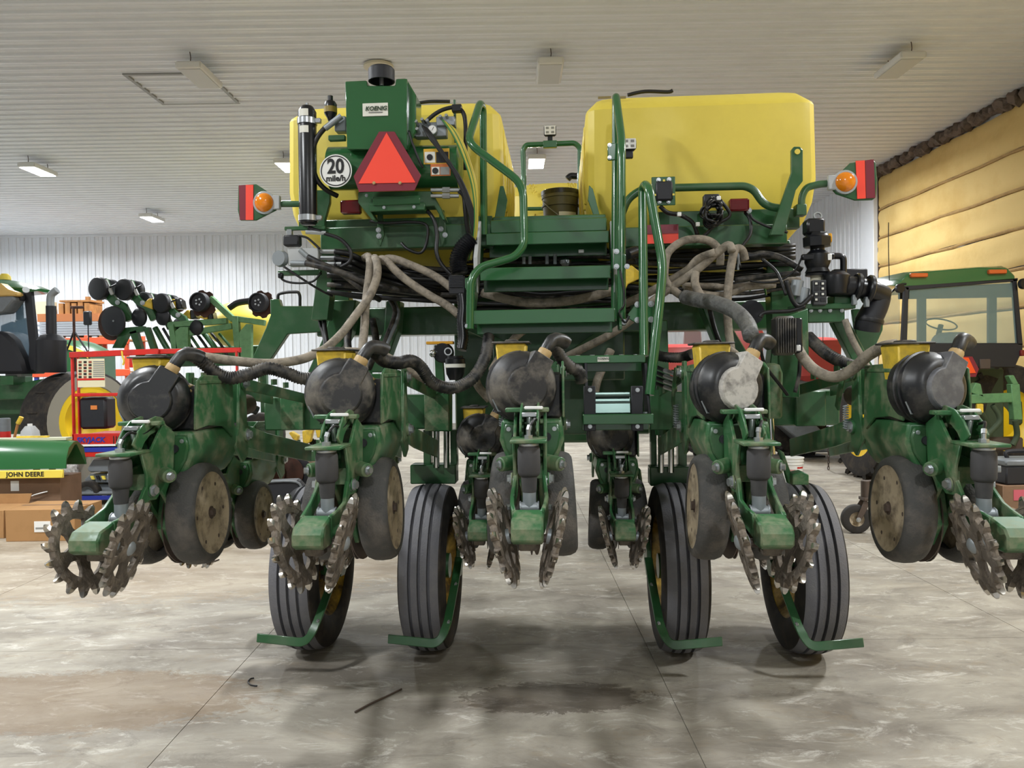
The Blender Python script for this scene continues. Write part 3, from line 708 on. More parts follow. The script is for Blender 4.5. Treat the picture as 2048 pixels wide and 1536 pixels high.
for px, y0, pyb, y1 in ((873, 770, 862, 935), (893, 770, 862, 935), (1322, 770, 870, 945), (1342, 770, 870, 945)):
    m = MB(); p, q = A(px, y0, 4.5), A(px, pyb, 4.5); m.cyl(p, q, .035, n=14); c = P('lift_cylinder', m, GREEN, .003)
    m = MB(); m.cyl(q, A(px, y1, 4.5), .018, n=12); P('lift_rod', m, CHROME)
m = MB(); p, q = A(1540, 726, 3.9), A(1540, 836, 3.9); m.lathe(q, (p-q), [(0, .05), (.01, .058), ((p-q).length-.05, .060), ((p-q).length-.01, .045), ((p-q).length, .02)], 24); P('wing_lift_cylinder', m, GREEND)
m = MB(); m.cyl(q, A(1543, 908, 3.9), .019, n=14); P('wing_lift_rod', m, CHROME)
poly('cylinder_clevis', [(1585, 948), (1607, 944), (1618, 950), (1618, 970), (1585, 970)], 4.0, .09, GREEND)
poly('cylinder_clevis', [(1560, 900), (1568, 905), (1590, 968), (1578, 968)], 4.05, .05, GREEND)
# ---------------------------------------------------------------- tanks
def rrect(x0, x1, y0, y1, r, z, k=3):
    pts = []
    for cx, cy, a0 in ((x1-r, y1-r, 0), (x0+r, y1-r, 90), (x0+r, y0+r, 180), (x1-r, y0+r, 270)):
        for i in range(k+1): a = math.radians(a0+90*i/k); pts.append(Vector((cx+r*math.cos(a), cy+r*math.sin(a), z)))
    return pts
def seed_tank(x0, x1, label):
    m = MB(); y0, y1 = 4.32, 5.65; L = []
    for z, i, j, r in ((2.08, .42, .45, .05), (2.26, .16, .16, .08), (2.40, .05, .05, .09), (2.50, .015, .015, .09), (2.62, .0, 0, .09), (3.03, .005, .010, .09), (3.05, .012, .022, .088), (3.115, .06, .10, .08), (3.135, .10, .15, .08), (3.15, .2, .25, .1), (3.155, .35, .4, .1)):
        L.append(rrect(x0+i, x1-i, y0+j, y1-j, r, z))
    m.ring(L); o = P('seed_tank', m, YEL, label=label, sharp=28)
    return o
tl = seed_tank(-1.545, -.305, 'yellow seed tank behind the green hydraulic reservoir'); tr = seed_tank(.165, 1.44, 'yellow seed tank beside the tall handrail')
for i in range(6):                                                  # moulded ribs on the inner flank of the left tank
    m = MB(); y = 4.55+.17*i; m.bar([(-.312, y, 2.55), (-.304, y+.02, 2.75), (-.304, y+.02, 2.9), (-.312, y, 3.0)], .05, .02, (0, 1, 0)); P('moulded_rib', m, YEL, .008, parent=tl, loc=(0, 0, 0))
    m = MB(); m.bar([(.172, y, 2.55), (.164, y+.02, 2.75), (.164, y+.02, 2.9), (.172, y, 3.0)], .05, .02, (0, 1, 0)); P('moulded_rib', m, YEL, .008, parent=tr, loc=(0, 0, 0))
hose('tank_breather_hose', [(1255, 190, 5.0), (1290, 183, 5.0), (1335, 184, 5.0), (1345, 181, 5.0)], .012, CABLE)
hose('tank_top_hose', [(832, 207, 4.5), (860, 203, 4.5), (900, 203, 4.5)], .010, CABLE)
for q_ in ((1196, 1222), (1232, 1252)): qbox('tank_sticker', q_[0], 193, q_[1], 197, 4.375, .003, mat('brown_print', '#8a7a4a', .6), 0)
# front liquid tank seen between the seed tanks
c = A(1108, 400, 7.2); m = MB(); m.lathe((c.x, 7.9, 2.0), (0, 0, 1), [(0, .75), (.2, .82), (1.0, .82), (1.2, .78), (1.33, .62), (1.38, .4), (1.40, 0)], 40)
lt = P('liquid_tank', m, YEL, sharp=30, label='round yellow liquid tank between the two seed tanks')
for body, px, py, sz in (('20-', 1066, 373, .06), ('10-', 1068, 383, .05), ('300', 1143, 371, .06), ('-', 1083, 407, .06), ('0-', 1073, 432, .06)):
    p = A(px, py, 7.12); dx = p.x-c.x; yy = 7.9-math.sqrt(max(.01, .82**2-dx*dx))
    q = A(px, py, yy-.004); text('volume_mark', body, sz, q, PL, YEL, R=Matrix.Rotation(math.asin(max(-1, min(1, dx/.82))), 3, 'Z'), extrude=.008)
pipe('tank_strap', [(1040, 418, 7.05), (1190, 416, 7.05)], .018, GREEN)
hose('tank_valve', [(1135, 358, 7.0), (1142, 352, 7.0), (1155, 352, 7.0), (1165, 345, 7.0)], .03, BLKM)
# ---------------------------------------------------------------- cross rails under the tanks
qbox('tank_rail', 640, 455, 985, 492, 4.20, .10, GREEN, .006); qbox('tank_rail_lip', 650, 440, 985, 456, 4.23, .06, DG)
qbox('tank_rail', 1240, 455, 1575, 487, 4.20, .10, GREEN, .006); qbox('tank_rail_lip', 1300, 424, 1600, 456, 4.26, .06, DG)
pipe('tank_guard_pipe', [(1243, 430, 4.15), (1255, 398, 4.15), (1285, 377, 4.15), (1490, 372, 4.15), (1508, 380, 4.15), (1530, 412, 4.15), (1570, 418, 4.15)], .021, GREEN, .09)
poly('lift_arm', [(1583, 300), (1583, 345), (1540, 470), (1568, 470), (1592, 380), (1606, 362), (1606, 300), (1600, 293), (1588, 293)], 4.08, .025, GREEN, .003)
m = MB(); p = A(1595, 303, 4.075); m.cyl(p, p+Vector((0, .01, 0)), .014, n=16); P('lift_eye', m, YEL)
poly('tail_bracket', [(597, 380), (660, 380), (660, 405), (650, 440), (650, 460), (597, 460)], 4.18, .03, GREEN)
for px in (758, 882): 
    poly('hanger_strap', [(px-4, 420), (px+6, 420), (px+10, 470), (px+2, 493), (px-3, 470)], 4.14, .02, GREEN, .002)
for px, py in ((757, 460), (758, 472), (882, 458), (890, 470), (1498, 421)): bolt(PL, A(px, py, 4.135), r=.010)
m = MB(); m.bb(*quad(1293, 450, 1357, 468, 4.17, .006)); P('reflector_strip', m, REDD)
m = MB(); m.bb(*quad(1293, 468, 1357, 486, 4.17, .006)); P('reflector_strip', m, REDR)
for px in (700, 1479):                                              # ribbed red tail lamps
    p0, p1 = quad(px-20, 397 if px > 1000 else 400, px+20, 421 if px > 1000 else 426, 4.10, .05); m = MB(); m.bb(p0, p1); l = P('tail_lamp', m, REDL, .008, 'ribbed dark red tail lamp')
    for i in range(14):
        x = p0[0]+(p1[0]-p0[0])*(i+.5)/14; m = MB(); m.bb((x-.0018, 4.096, p0[2]+.008), (x+.0018, 4.104, p1[2]-.008)); P('lens_rib', m, REDL, parent=l, loc=(0, 0, 0))
# turn-signal paddles
def paddle(s, pts, red, dark, amb, y):
    q = [A(a, b, y) for a, b in pts]; m = MB(); m.prism([(p.x, p.z) for p in q], y, y+.012, 'y'); o = P('signal_paddle', m, GREEN, .004)
    for nm, pp, mt in (('red_stripe', red, REDR), ('dark_stripe', dark, REDD)):
        q = [A(a, b, y) for a, b in pp]; m = MB(); m.prism([(p.x, p.z) for p in q], y-.004, y, 'y'); P(nm, m, mt, parent=o, loc=(0, 0, 0))
    c = A(amb[0], amb[1], y); r = .052
    m = MB(); m.lathe(c+Vector((0, -.001, 0)), (0, -1, 0), [(0, r*1.2), (.012, r*1.18), (.014, r*1.0)], 28); P('lamp_ring', m, CLEARRING, parent=o, loc=(0, 0, 0))
    m = MB(); m.lathe(c, (0, -1, 0), [(.012, r), (.025, r*.93), (.04, r*.7), (.048, r*.4), (.05, 0)], 28); P('amber_lamp', m, AMB, parent=o, loc=(0, 0, 0), sharp=80)
    m = MB(); m.box(c+Vector((-s*.06, .0, 0)), (.05, .03, .075)); P('lamp_bracket', m, GREYL, .004, parent=o, loc=(0, 0, 0))
paddle(-1, [(476, 370), (512, 368), (550, 393), (553, 420), (512, 441), (480, 441), (475, 420)], [(492, 370), (507, 370), (507, 440), (492, 440)], [(478, 371), (492, 370), (492, 440), (480, 440)], (530, 406), 4.1)
paddle(1, [(1665, 360), (1700, 326), (1745, 318), (1752, 325), (1755, 360), (1752, 395), (1745, 400), (1710, 401), (1672, 388), (1665, 380)], [(1711, 322), (1729, 321), (1731, 397), (1714, 398)], [(1730, 321), (1747, 319), (1750, 396), (1732, 397)], (1689, 365), 4.1)
pipe('signal_arm', [(553, 408, 4.12), (600, 408, 4.12)], .017, GREEN)
pipe('signal_arm', [(1665, 367, 4.12), (1640, 368, 4.12), (1612, 375, 4.12), (1603, 395, 4.12), (1603, 425, 4.12)], .019, GREEN, .08)
qbox('signal_arm_socket', 1593, 408, 1614, 430, 4.10, .06, GREEN)
# ---------------------------------------------------------------- hydraulic reservoir group (left)
m = MB(); p0, p1 = A(617, 450, 4.0), A(614, 213, 4.0); d = p1-p0; ln = d.length
m.lathe(p0, d, [(0, .035), (.012, .046), (ln-.03, .048), (ln-.008, .036), (ln, .03)], 28); flt = P('black_accumulator', m, BLKM, label='tall gloss black accumulator cylinder')
m = MB(); m.cyl(p1, p1+Vector((0, 0, .018)), .008, n=8); P('accumulator_valve', m, ZINC, parent=flt, loc=(0, 0, 0))
for t in (.055, .83-.0):
    c = p0+d*(t if t < .5 else .87); m = MB(); m.lathe(c-d.normalized()*.015, d, [(0, .0515), (.03, .0515)], 28); P('clamp_band', m, ZINC, parent=flt, loc=(0, 0, 0))
    m = MB(); m.box(c+Vector((.062, -.01, 0)), (.03, .025, .025)); P('clamp_bolt', m, ZINC, .003, parent=flt, loc=(0, 0, 0))
for t in (.93, .79):
    c = p0+d*t; m = MB()
    ar = [math.radians(a) for a in (-125, -110, -95, -80, -65)]
    m.add([(c.x+.0490*math.cos(a), c.y+.0490*math.sin(a), c.z+z) for z in (-.018, .018) for a in ar], [(i, i+1, i+6, i+5) for i in range(4)]); P('paper_label', m, STICK, parent=flt, loc=(0, 0, 0))
m = MB(); p = A(661, 213, 4.05); m.lathe(p-Vector((0, 0, .06)), (0, 0, 1), [(-.02, .012), (0, .02), (.02, .033), (.07, .034), (.085, .026), (.09, .014), (.115, .014)], 18); P('small_accumulator', m, BLKM)
m = MB(); m.lathe(p-Vector((0, 0, .035)), (0, 0, 1), [(0, .0345), (.03, .0345)], 18); P('small_accumulator_label', m, mat('gold_print', '#8f7a2e', .5))
hose('accumulator_hose', [(672, 242, 4.02), (648, 258, 4.0), (630, 285, 3.99), (625, 320, 3.99), (632, 355, 4.0), (650, 378, 4.03), (675, 392, 4.08)], .013, CABLE)
m = MB(); p, q = A(650, 257, 4.0), A(683, 232, 4.0); m.cyl(p, q, .016, n=10); P('hose_fitting', m, ZINCM)
m = MB(); m.bb(*quad(668, 232, 692, 262, 4.03, .06)); P('valve_block', m, ZINCM, .006)
poly('reservoir_box', [(690, 162), (733, 160), (735, 171), (790, 171), (793, 157), (812, 156), (832, 190), (832, 262), (815, 300), (694, 298)], 3.98, .16, GREENC, .006)
bx = poly('reservoir_box_cover', [(690, 163), (733, 161), (735, 172), (790, 171), (792, 158), (814, 157), (814, 299), (694, 298)], 3.955, .02, GREENC, .003)
m = MB(); p = A(763, 148, 3.98); m.lathe(p, (0, 0, 1), [(-.04, .068), (.02, .068), (.03, .06), (.03, .0)], 32, cap=False); m.lathe(p, (0, 0, 1), [(-.04, .068), (-.04, .06), (-.005, .058), (-.005, 0)], 32, cap=False); cap = P('breather_cap', m, BLKF, label='round black breather cap')
m = MB(); m.cyl(p-Vector((0, 0, .06)), p, .012, n=8); P('breather_stem', m, ZINC, parent=cap, loc=(0, 0, 0))
qbox('maker_plate', 725, 207, 776, 231, 3.950, .004, STICK, 0)
text('maker_lettering', 'KOENIG', .030, A(752, 217, 3.946), PL, mat('green_ink', '#1f3a1f', .6), offset=.0008, shear=.2)
qbox('maker_small_print', 737, 224, 765, 225, 3.947, .002, INKG, 0)
m = MB(); p, q = A(655, 338, 4.12), A(925, 334, 4.12); m.lathe(p, q-p, [(0, .06), (.02, .115), ((q-p).length-.02, .115), ((q-p).length, .06)], 36); P('reservoir_drum', m, GREENC, label='dark green reservoir drum')
qbox('reservoir_bracket', 656, 270, 690, 280, 4.0, .03, GREEN)
# slow moving vehicle triangle
y = 3.925
smv = poly('warning_triangle', [(758, 263), (789, 263), (842, 351), (829, 381), (718, 384), (707, 353)], y, .006, REDD, .001, label='slow vehicle triangle with bright red centre')
poly('triangle_centre', [(773, 265), (831, 365), (717, 367)], y-.004, .004, REDR, 0)
for px in (748, 800): bolt(PL, A(px, 366, y-.005), r=.006, h=.005, material=TANP)
# 20 mile/h sign
c = A(672, 342, 3.96); m = MB(); m.lathe(c, (0, -1, 0), [(0, .085), (.004, .085), (.004, 0)], 44); sg = P('speed_sign', m, WHITE, label='round white 20 mile/h sign')
m = MB(); m.lathe(c+Vector((0, -.0042, 0)), (0, -1, 0), [(0, .079), (.0012, .079), (.0012, .0735), (0, .0735)], 44, cap=False); P('sign_ring', m, INK, parent=sg, loc=(0, 0, 0))
text('sign_number', '20', .105, c+Vector((0, -.006, .020)), PL, INK, offset=.003, sx=.85)
text('sign_unit', 'mile/h', .042, c+Vector((0, -.006, -.040)), PL, INK, offset=.0012)
# caution stickers on the drum
for (x0, y0, x1, y1, col) in ((847, 298, 899, 327, '#d8a92c'), (861, 328, 901, 351, '#c06a2c')):
    st = qbox('caution_sticker', x0, y0, x1, y1, 3.995, .004, mat('sticker_'+col[1:], col, .5), 0)
    qbox('sticker_white', x0+2, y0+6, x0+(x1-x0)*.45, y1-2, 3.993, .003, STICK, 0); qbox('sticker_text', x0+(x1-x0)*.48, y0+6, x1-2, y1-2, 3.993, .003, INK if col[1] == 'd' else INKG, 0)
    p = A(x0+(x1-x0)*.24, (y0+y1)/2+2, 3.991); m = MB(); m.lathe(p, (0, -1, 0), [(0, .016), (.002, .016)], 16); P('sticker_figure', m, INK)
# valve block, gauge, hose bundle
qbox('manifold', 830, 245, 893, 272, 4.02, .06, ZINCM, .004); qbox('manifold', 872, 233, 910, 250, 4.0, .05, ZINCM, .004)
c = A(866, 262, 4.01); m = MB(); m.lathe(c, (0, -1, 0), [(0, .024), (.02, .026), (.024, .024)], 24); gg = P('pressure_gauge', m, ZINC)
m = MB(); m.lathe(c, (0, -1, 0), [(.0235, .021), (.0248, .021), (.0248, 0)], 24); P('gauge_face', m, WHITE, parent=gg, loc=(0, 0, 0))
m = MB(); m.box(c+Vector((.003, -.0255, .004)), (.002, .001, .022), Matrix.Rotation(.5, 3, 'Y')); P('gauge_needle', m, INK, parent=gg, loc=(0, 0, 0))
YC = mat('yellow_cable', '#c9b545', .45); GC = mat('green_cable', '#3f7a3a', .45)
for i in range(7):
    t = i/6; hose('control_hose', [(845+8*t, 252+4*t, 3.98), (858+10*t, 275, 3.95), (885+6*t, 310+8*i % 5, 3.94), (915+8*t, 360, 3.95), (936+10*t, 420, 3.97), (948+4*t, 480, 4.0), (945+4*t, 520, 4.03)], .0055, CABLE, 6)
for i in range(6):
    t = i/5; hose('control_hose', [(885+14*t, 240+2*i, 3.99), (905+12*t, 268, 3.95), (925+10*t, 310, 3.94), (944+8*t, 370, 3.95), (950+5*t, 430, 3.97), (946+5*t, 480, 4.0), (938+5*t, 520, 4.03)], .0055, YC if i % 3 else GC, 6)
for px, py in ((836, 250), (848, 246), (858, 248), (838, 265), (884, 240), (896, 238)):
    m = MB(); p = A(px, py, 4.01); m.cyl(p, p+Vector((-.006, -.03, .012)), .009, n=8); P('manifold_fitting', m, ZINC)
hose('wire_harness', [(850, 245, 4.0), (870, 228, 4.0), (890, 218, 4.0), (912, 215, 4.0), (926, 225, 4.0), (931, 250, 4.0), (931, 300, 4.02), (931, 340, 4.05)], .011, CABLE)
qbox('harness_clamp', 903, 208, 923, 222, 3.98, .04, BLKM); pipe('harness_post', [(909, 200, 4.05), (911, 285, 4.05)], .007, GREEN)
hose('drain_wire', [(818, 262, 3.97), (826, 290, 3.96), (838, 320, 3.96), (846, 336, 3.97)], .006, CABLE)
# shelf under the triangle
poly('rear_shelf', [(716, 384), (862, 382), (884, 420), (892, 440), (885, 440), (868, 412), (740, 420), (752, 440), (744, 440), (716, 405)], 4.02, .10, GREEN, .004)
qbox('shelf_front', 745, 393, 840, 408, 3.99, .03, GREENC, .004); qbox('shelf_underside', 738, 408, 850, 420, 4.0, .10, DG, .004)
for px, py in ((768, 415), (828, 414), (733, 391)): bolt(PL, A(px, py, 3.995), r=.006, h=.006)
for a in ((862, 380, 925, 380), (862, 392, 918, 392)):
    m = MB(); m.cyl(A(a[0], a[1], 4.0), A(a[2], a[3], 4.0), .010, n=10); m.cyl(A(885, a[1], 4.0), A(900, a[1], 4.0), .015, n=6); P('steel_line', m, ZINC)
hose('hydraulic_hose', [(918, 382, 4.0), (928, 392, 4.0), (931, 420, 4.0), (934, 450, 4.03), (938, 480, 4.06), (930, 520, 4.1)], .013, CABLE)
hose('hydraulic_hose', [(855, 422, 4.05), (868, 440, 4.03), (874, 470, 4.02), (873, 505, 4.0), (884, 530, 4.0), (905, 552, 4.0)], .011, CABLE)
hose('wire_harness', [(740, 442, 4.1), (775, 446, 4.08), (820, 444, 4.08), (850, 448, 4.08), (856, 465, 4.08), (850, 495, 4.08), (838, 506, 4.08), (815, 498, 4.08), (803, 486, 4.1)], .008, CABLE)
# ---------------------------------------------------------------- left lower: lamp, valve manifold
qbox('lamp_bar', 568, 453, 650, 459, 4.0, .02, GREEN); qbox('work_lamp', 565, 470, 597, 491, 3.98, .06, BLKF, .008); qbox('lamp_foot', 572, 457, 584, 471, 4.0, .02, ZINC)
hose('lamp_wire', [(597, 472, 4.0), (615, 476, 4.0), (640, 498, 4.0)], .006, CABLE)
hose('accumulator_drain', [(617, 455, 4.0), (650, 467, 4.0), (680, 478, 4.0), (700, 500, 4.0), (700, 522, 4.0), (680, 535, 4.0)], .010, CABLE)
m = MB(); m.cyl(A(612, 464, 4.0), A(652, 466, 4.0), .011, n=8); P('drain_fitting', m, ZINC)
qbox('valve_manifold', 575, 497, 636, 530, 4.0, .07, GREYL, .004)
m = MB(); p = A(566, 518, 4.03); m.lathe(p, (-.3, -1, 0), [(0, .04), (.02, .046), (.04, .04)], 20); P('manifold_dial', m, ZINCM)
for py in (503, 516, 528): 
    m = MB(); m.cyl(A(642, py, 4.02), A(672 if py < 520 else 683, py, 4.02), .012, n=8); P('manifold_port', m, ZINC)
    hose('hydraulic_hose', [(668, py, 4.02), (700, py+6, 4.05), (740, py+24, 4.15), (800, py+42, 4.3), (880, py+60, 4.4)], .016, CABLE)
for a, b in (((600, 500), (617, 515)), ((582, 526), (612, 527))):
    m = MB(); m.cyl(A(*a, 3.98), A(*b, 3.98), .014, n=10); P('manifold_port', m, ZINCM)
hose('dusty_hose', [(612, 526, 3.97), (650, 535, 3.95), (700, 552, 3.97), (740, 568, 4.0), (800, 580, 4.1), (870, 588, 4.2)], .017, HOSEB); hose('dusty_hose', [(616, 514, 3.97), (640, 526, 3.96), (680, 545, 3.98), (720, 575, 4.0), (760, 600, 4.1)], .015, HOSEB)
qbox('manifold_rail', 555, 541, 640, 549, 4.02, .04, GREEN, .003)
hose('sensor_wire', [(560, 548, 4.0), (566, 560, 4.0), (590, 566, 4.0), (625, 563, 4.0), (642, 545, 4.0)], .006, CABLE); hose('sensor_wire', [(566, 532, 3.99), (600, 555, 4.0), (640, 580, 4.05), (665, 592, 4.1)], .006, CABLE)
qbox('sensor_plug', 555, 545, 564, 556, 3.98, .03, BLKM)
# bundle of dark hoses behind
for i in range(16):
    o = random.uniform(-1, 1); yy = 4.25+.3*random.random(); b = 535+i*4.2
    hose('dark_hose', [(655, b-14+3*o, yy), (720, b-6+8*o, yy), (800, b+4*o, yy), (880, b+4, yy+.05), (930, b+5+4*o, yy+.1)], .011+.006*random.random(), CABLE if i % 4 else HOSEB, 6)
for i in range(18):
    o = random.uniform(-1, 1); b = 492+i*8; yy = 4.45+.25*random.random()
    hose('dark_hose', [(925, b, yy), (1000, b+10*o, yy), (1080, b+12*random.random(), yy), (1160, b-8*o, yy), (1260, b+4*o, yy)], .010+.008*random.random(), CABLE if i % 3 else HOSEB, 6)
for i in range(14):
    o = random.uniform(-1, 1); b = 500+i*7; yy = 4.35+.25*random.random()
    hose('dark_hose', [(1235, b, yy), (1320, b+12*o, yy), (1420, b+10*random.random(), yy), (1500, b-8*o, yy), (1590, b+4*o-10, yy)], .010+.006*random.random(), CABLE if i % 3 else HOSEB, 6)
hose('dusty_hose', [(965, 585, 4.2), (1020, 600, 4.15), (1080, 606, 4.12), (1150, 600, 4.15), (1225, 582, 4.2)], .024, HOSET)
for i, (px, ln) in enumerate(((1048, 30), (1060, 34), (1094, 40), (1110, 42))):
    m = MB(); m.cyl(A(px, 528, 4.3), A(px, 528-ln*.45, 4.3), .010, n=8); P('metal_fitting', m, ZINCM)
m = MB(); p = A(1130, 524, 4.3); m.sph(p, .035, 8, (1, 1, .8)); P('foil_cover', m, mat('crumpled_foil', '#8d9194', .25, metal=.9, bump=1, bscale=40))
qbox('white_plug', 1157, 499, 1168, 505, 4.2, .02, WHITE, .002)
# ---------------------------------------------------------------- tan product hoses and black vacuum hoses
T = lambda pts, r=.021, mats=None: hose('product_hose', pts, r, mats or HOSET, 10)
def ln(pts, y0, y1): n = len(pts)-1; return [(a, b, y0+(y1-y0)*i/n) for i, (a, b) in enumerate(pts)]
T(ln([(729, 516), (737, 513), (740, 528), (738, 553), (734, 586), (731, 614), (729, 655), (725, 700), (728, 740)], 4.1, 3.6))
T(ln([(745, 519), (751, 517), (755, 537), (752, 561), (738, 594), (714, 627), (684, 666), (655, 694), (636, 705), (601, 719), (540, 727), (470, 722), (395, 712)], 4.05, 3.25))
T(ln([(752, 523), (764, 518), (775, 523), (790, 540), (817, 563), (858, 590), (893, 610), (918, 630)], 4.05, 3.95)); T(ln([(764, 523), (776, 517), (794, 519), (817, 528), (848, 541), (878, 557), (905, 578)], 4.1, 4.0))
T(ln([(1375, 597), (1353, 585), (1331, 561), (1330, 531), (1337, 504), (1364, 483), (1397, 478), (1424, 485), (1440, 505), (1440, 530)], 3.95, 4.1))
T(ln([(1464, 503), (1457, 490), (1430, 509), (1391, 542), (1342, 575), (1301, 606), (1262, 640), (1215, 672), (1130, 715)], 3.9, 4.05)); T(ln([(1430, 505), (1397, 518), (1375, 540), (1342, 560), (1296, 586), (1250, 608)], 3.92, 4.1))
T(ln([(1391, 545), (1390, 567), (1400, 589), (1415, 605)], 3.95, 3.9)); T(ln([(1490, 520), (1484, 500), (1470, 500), (1461, 539), (1455, 594), (1456, 649), (1462, 700)], 4.0, 3.9))
T(ln([(1365, 571), (1424, 572), (1465, 575), (1540, 562), (1600, 560)], 4.15, 4.2), .017); T(ln([(1369, 578), (1424, 590), (1460, 587), (1495, 575), (1550, 570)], 4.1, 4.2), .017)
hose('vacuum_hose', ln([(1465, 502), (1500, 512), (1525, 508), (1560, 515), (1604, 540)], 4.1, 4.05), .017, HOSEB); hose('vacuum_hose', ln([(1470, 560), (1533, 553), (1600, 546)], 4.1, 4.1), .016, HOSEB)
hose('signal_wire', ln([(1524, 518), (1550, 540), (1562, 562), (1572, 590)], 4.0, 3.9), .008, CABLE); hose('signal_wire', ln([(1605, 512), (1590, 540), (1562, 560), (1530, 565), (1500, 562)], 3.95, 4.0), .005, CABLE)
hose('signal_wire', ln([(1480, 535), (1477, 505), (1500, 470), (1500, 440), (1490, 425)], 4.05, 4.15), .009, CABLE)
m = MB(); m.cyl(A(1476, 540, 4.05), A(1478, 490, 4.05), .006, n=6); P('steel_hook', m, ZINCM)
hose('taped_hose', ln([(1502, 672), (1494, 648), (1470, 622), (1430, 606), (1395, 600), (1370, 594)], 3.35, 3.9), .036, HOSEG, 12)
# row unit vacuum hoses
hose('vacuum_hose', ln([(370, 708), (384, 709), (402, 722), (432, 746), (462, 756), (500, 748), (535, 737), (570, 745), (605, 757), (640, 755)], 3.12, 3.4), .028, HOSEB, 12, corr=True, pitch=.012)
hose('vacuum_hose', ln([(742, 697), (754, 708), (770, 722), (796, 726), (822, 722), (842, 735), (865, 765), (905, 776), (945, 757), (970, 715), (978, 670)], 3.12, 3.7), .027, HOSEB, 12, corr=True, pitch=.012)
hose('vacuum_hose', ln([(1098, 678), (1110, 695), (1124, 718), (1142, 735), (1158, 744), (1163, 765)], 3.12, 3.2), .025, HOSEB, 12, corr=True, pitch=.012)
hose('product_hose', ln([(1790, 690), (1765, 695), (1735, 712), (1700, 742), (1665, 754), (1630, 740), (1606, 715), (1592, 690)], 3.15, 3.6), .024, HOSET, 10)
hose('vacuum_hose', ln([(1615, 672), (1650, 705), (1690, 727), (1730, 740)], 3.9, 3.6), .028, HOSEB, 12, corr=True, pitch=.012)
hose('vacuum_hose', ln([(1290, 695), (1320, 712), (1360, 715), (1385, 708)], 3.9, 3.7), .024, HOSEB, 12, corr=True, pitch=.012)
T(ln([(1430, 694), (1455, 698), (1475, 712)], 3.15, 3.3), .018); T(ln([(985, 740), (1010, 700), (1050, 660), (1120, 640)], 3.9, 4.4), .022); T(ln([(950, 740), (955, 770), (980, 800)], 3.9, 3.9), .022)
T(ln([(690, 702), (760, 708), (800, 730), (850, 760)], 3.3, 3.6), .018); T(ln([(1222, 700), (1195, 760), (1188, 800)], 4.0, 3.9), .022)
# big black corrugated trunk with comb block
hose('trunk_hose', ln([(945, 478), (927, 495), (916, 520), (920, 548)], 4.0, 3.95), .042, BLKM, 14, corr=True, pitch=.012); hose('trunk_hose', ln([(923, 588), (926, 615), (924, 645), (926, 676), (922, 700)], 3.9, 3.85), .027, BLKM, 12, corr=True, pitch=.014)
cb = qbox('comb_block', 897, 552, 930, 588, 3.88, .05, BLKF, .004)
for i in range(8): m = MB(); a, b = quad(899, 551+i*3.0, 926, 552.6+i*3.0, 3.872, .01); m.bb(a, b); P('comb_fin', m, BLKF, parent=cb, loc=(0, 0, 0))
qbox('yellow_tag', 852, 683, 906, 688, 3.86, .05, mat('amber_tag', '#d79a1e', .5), .002)
m = MB(); p = A(888, 706, 3.86); m.lathe(p+Vector((0, .03, 0)), (-.2, -1, 0), [(0, .05), (.04, .05), (.045, .044)], 24); P('round_camera', m, BLKM)
m = MB(); m.lathe(A(896, 703, 3.80), (.2, -1, 0), [(0, .020), (.008, .02), (.008, .014), (0, .014)], 20, cap=False); P('camera_ring', m, ZINC)
m = MB(); m.sph(A(866, 707, 3.85), .02, 12); P('chrome_knob', m, CHROME)
m = MB(); p = A(911, 760, 3.8); m.lathe(p, (0, 0, 1), [(0, .03), (.03, .045), (.08, .05), (.105, .05), (.11, .04), (.12, .04)], 24); cn = P('drain_canister', m, BLKM)
m = MB(); m.lathe(p, (0, 0, 1), [(.062, .051), (.08, .0515)], 24); P('canister_band', m, STICK, parent=cn, loc=(0, 0, 0))
poly('camera_post', [(868, 690), (884, 690), (890, 780), (872, 780)], 3.92, .03, GREEN, .003)
# ---------------------------------------------------------------- platform, stairs, handrails
m = MB(); a, b = A(985, 452, 4.2), A(1212, 438, 4.2); m.bb((a.x, 4.2, a.z), (b.x, 6.6, a.z+.05)); P('platform', m, GREENC, .006, 'green platform deck between the tanks')
m = MB(); m.bb((a.x+.08, 5.0, a.z+.05), (b.x-.05, 6.6, 2.55)); P('raised_deck', m, GREEN, .006)
qbox('platform_edge', 980, 440, 1214, 462, 4.17, .03, GREENC, .006)
def tread(px0, px1, py0, py1, y, lab=None):
    a, b = A(px0, py0, y), A(px1, py1, y); z1, z0 = a.z, b.z
    m = MB(); m.prism([(y, z0), (y, z1), (y+.20, z1), (y+.20, z0-.04), (y+.185, z0-.04), (y+.185, z1-.012), (y+.015, z1-.012), (y+.015, z0)], a.x, b.x, 'x'); t = P('stair_tread', m, GREENC, .003)
    for i in range(6):
        x = a.x+(b.x-a.x)*(i+.5)/6; m = MB(); m.cyl((x, y+.08, z1-.002), (x, y+.08, z1+.004), .012, n=10); P('grip_button', m, ZINC, parent=t, loc=(0, 0, 0))
    return t
tread(972, 1218, 467, 485, 4.12); tread(960, 1222, 536, 556, 3.88); tread(945, 1230, 621, 644, 3.62); t4 = tread(1112, 1291, 712, 725, 3.5); tread(1166, 1308, 829, 848, 3.32)
qbox('tread_label', 1195, 714, 1218, 723, 3.496, .004, STICK, 0); text('tread_lettering', 'KOENIG', .014, A(1207, 717, 3.493), PL, INK)
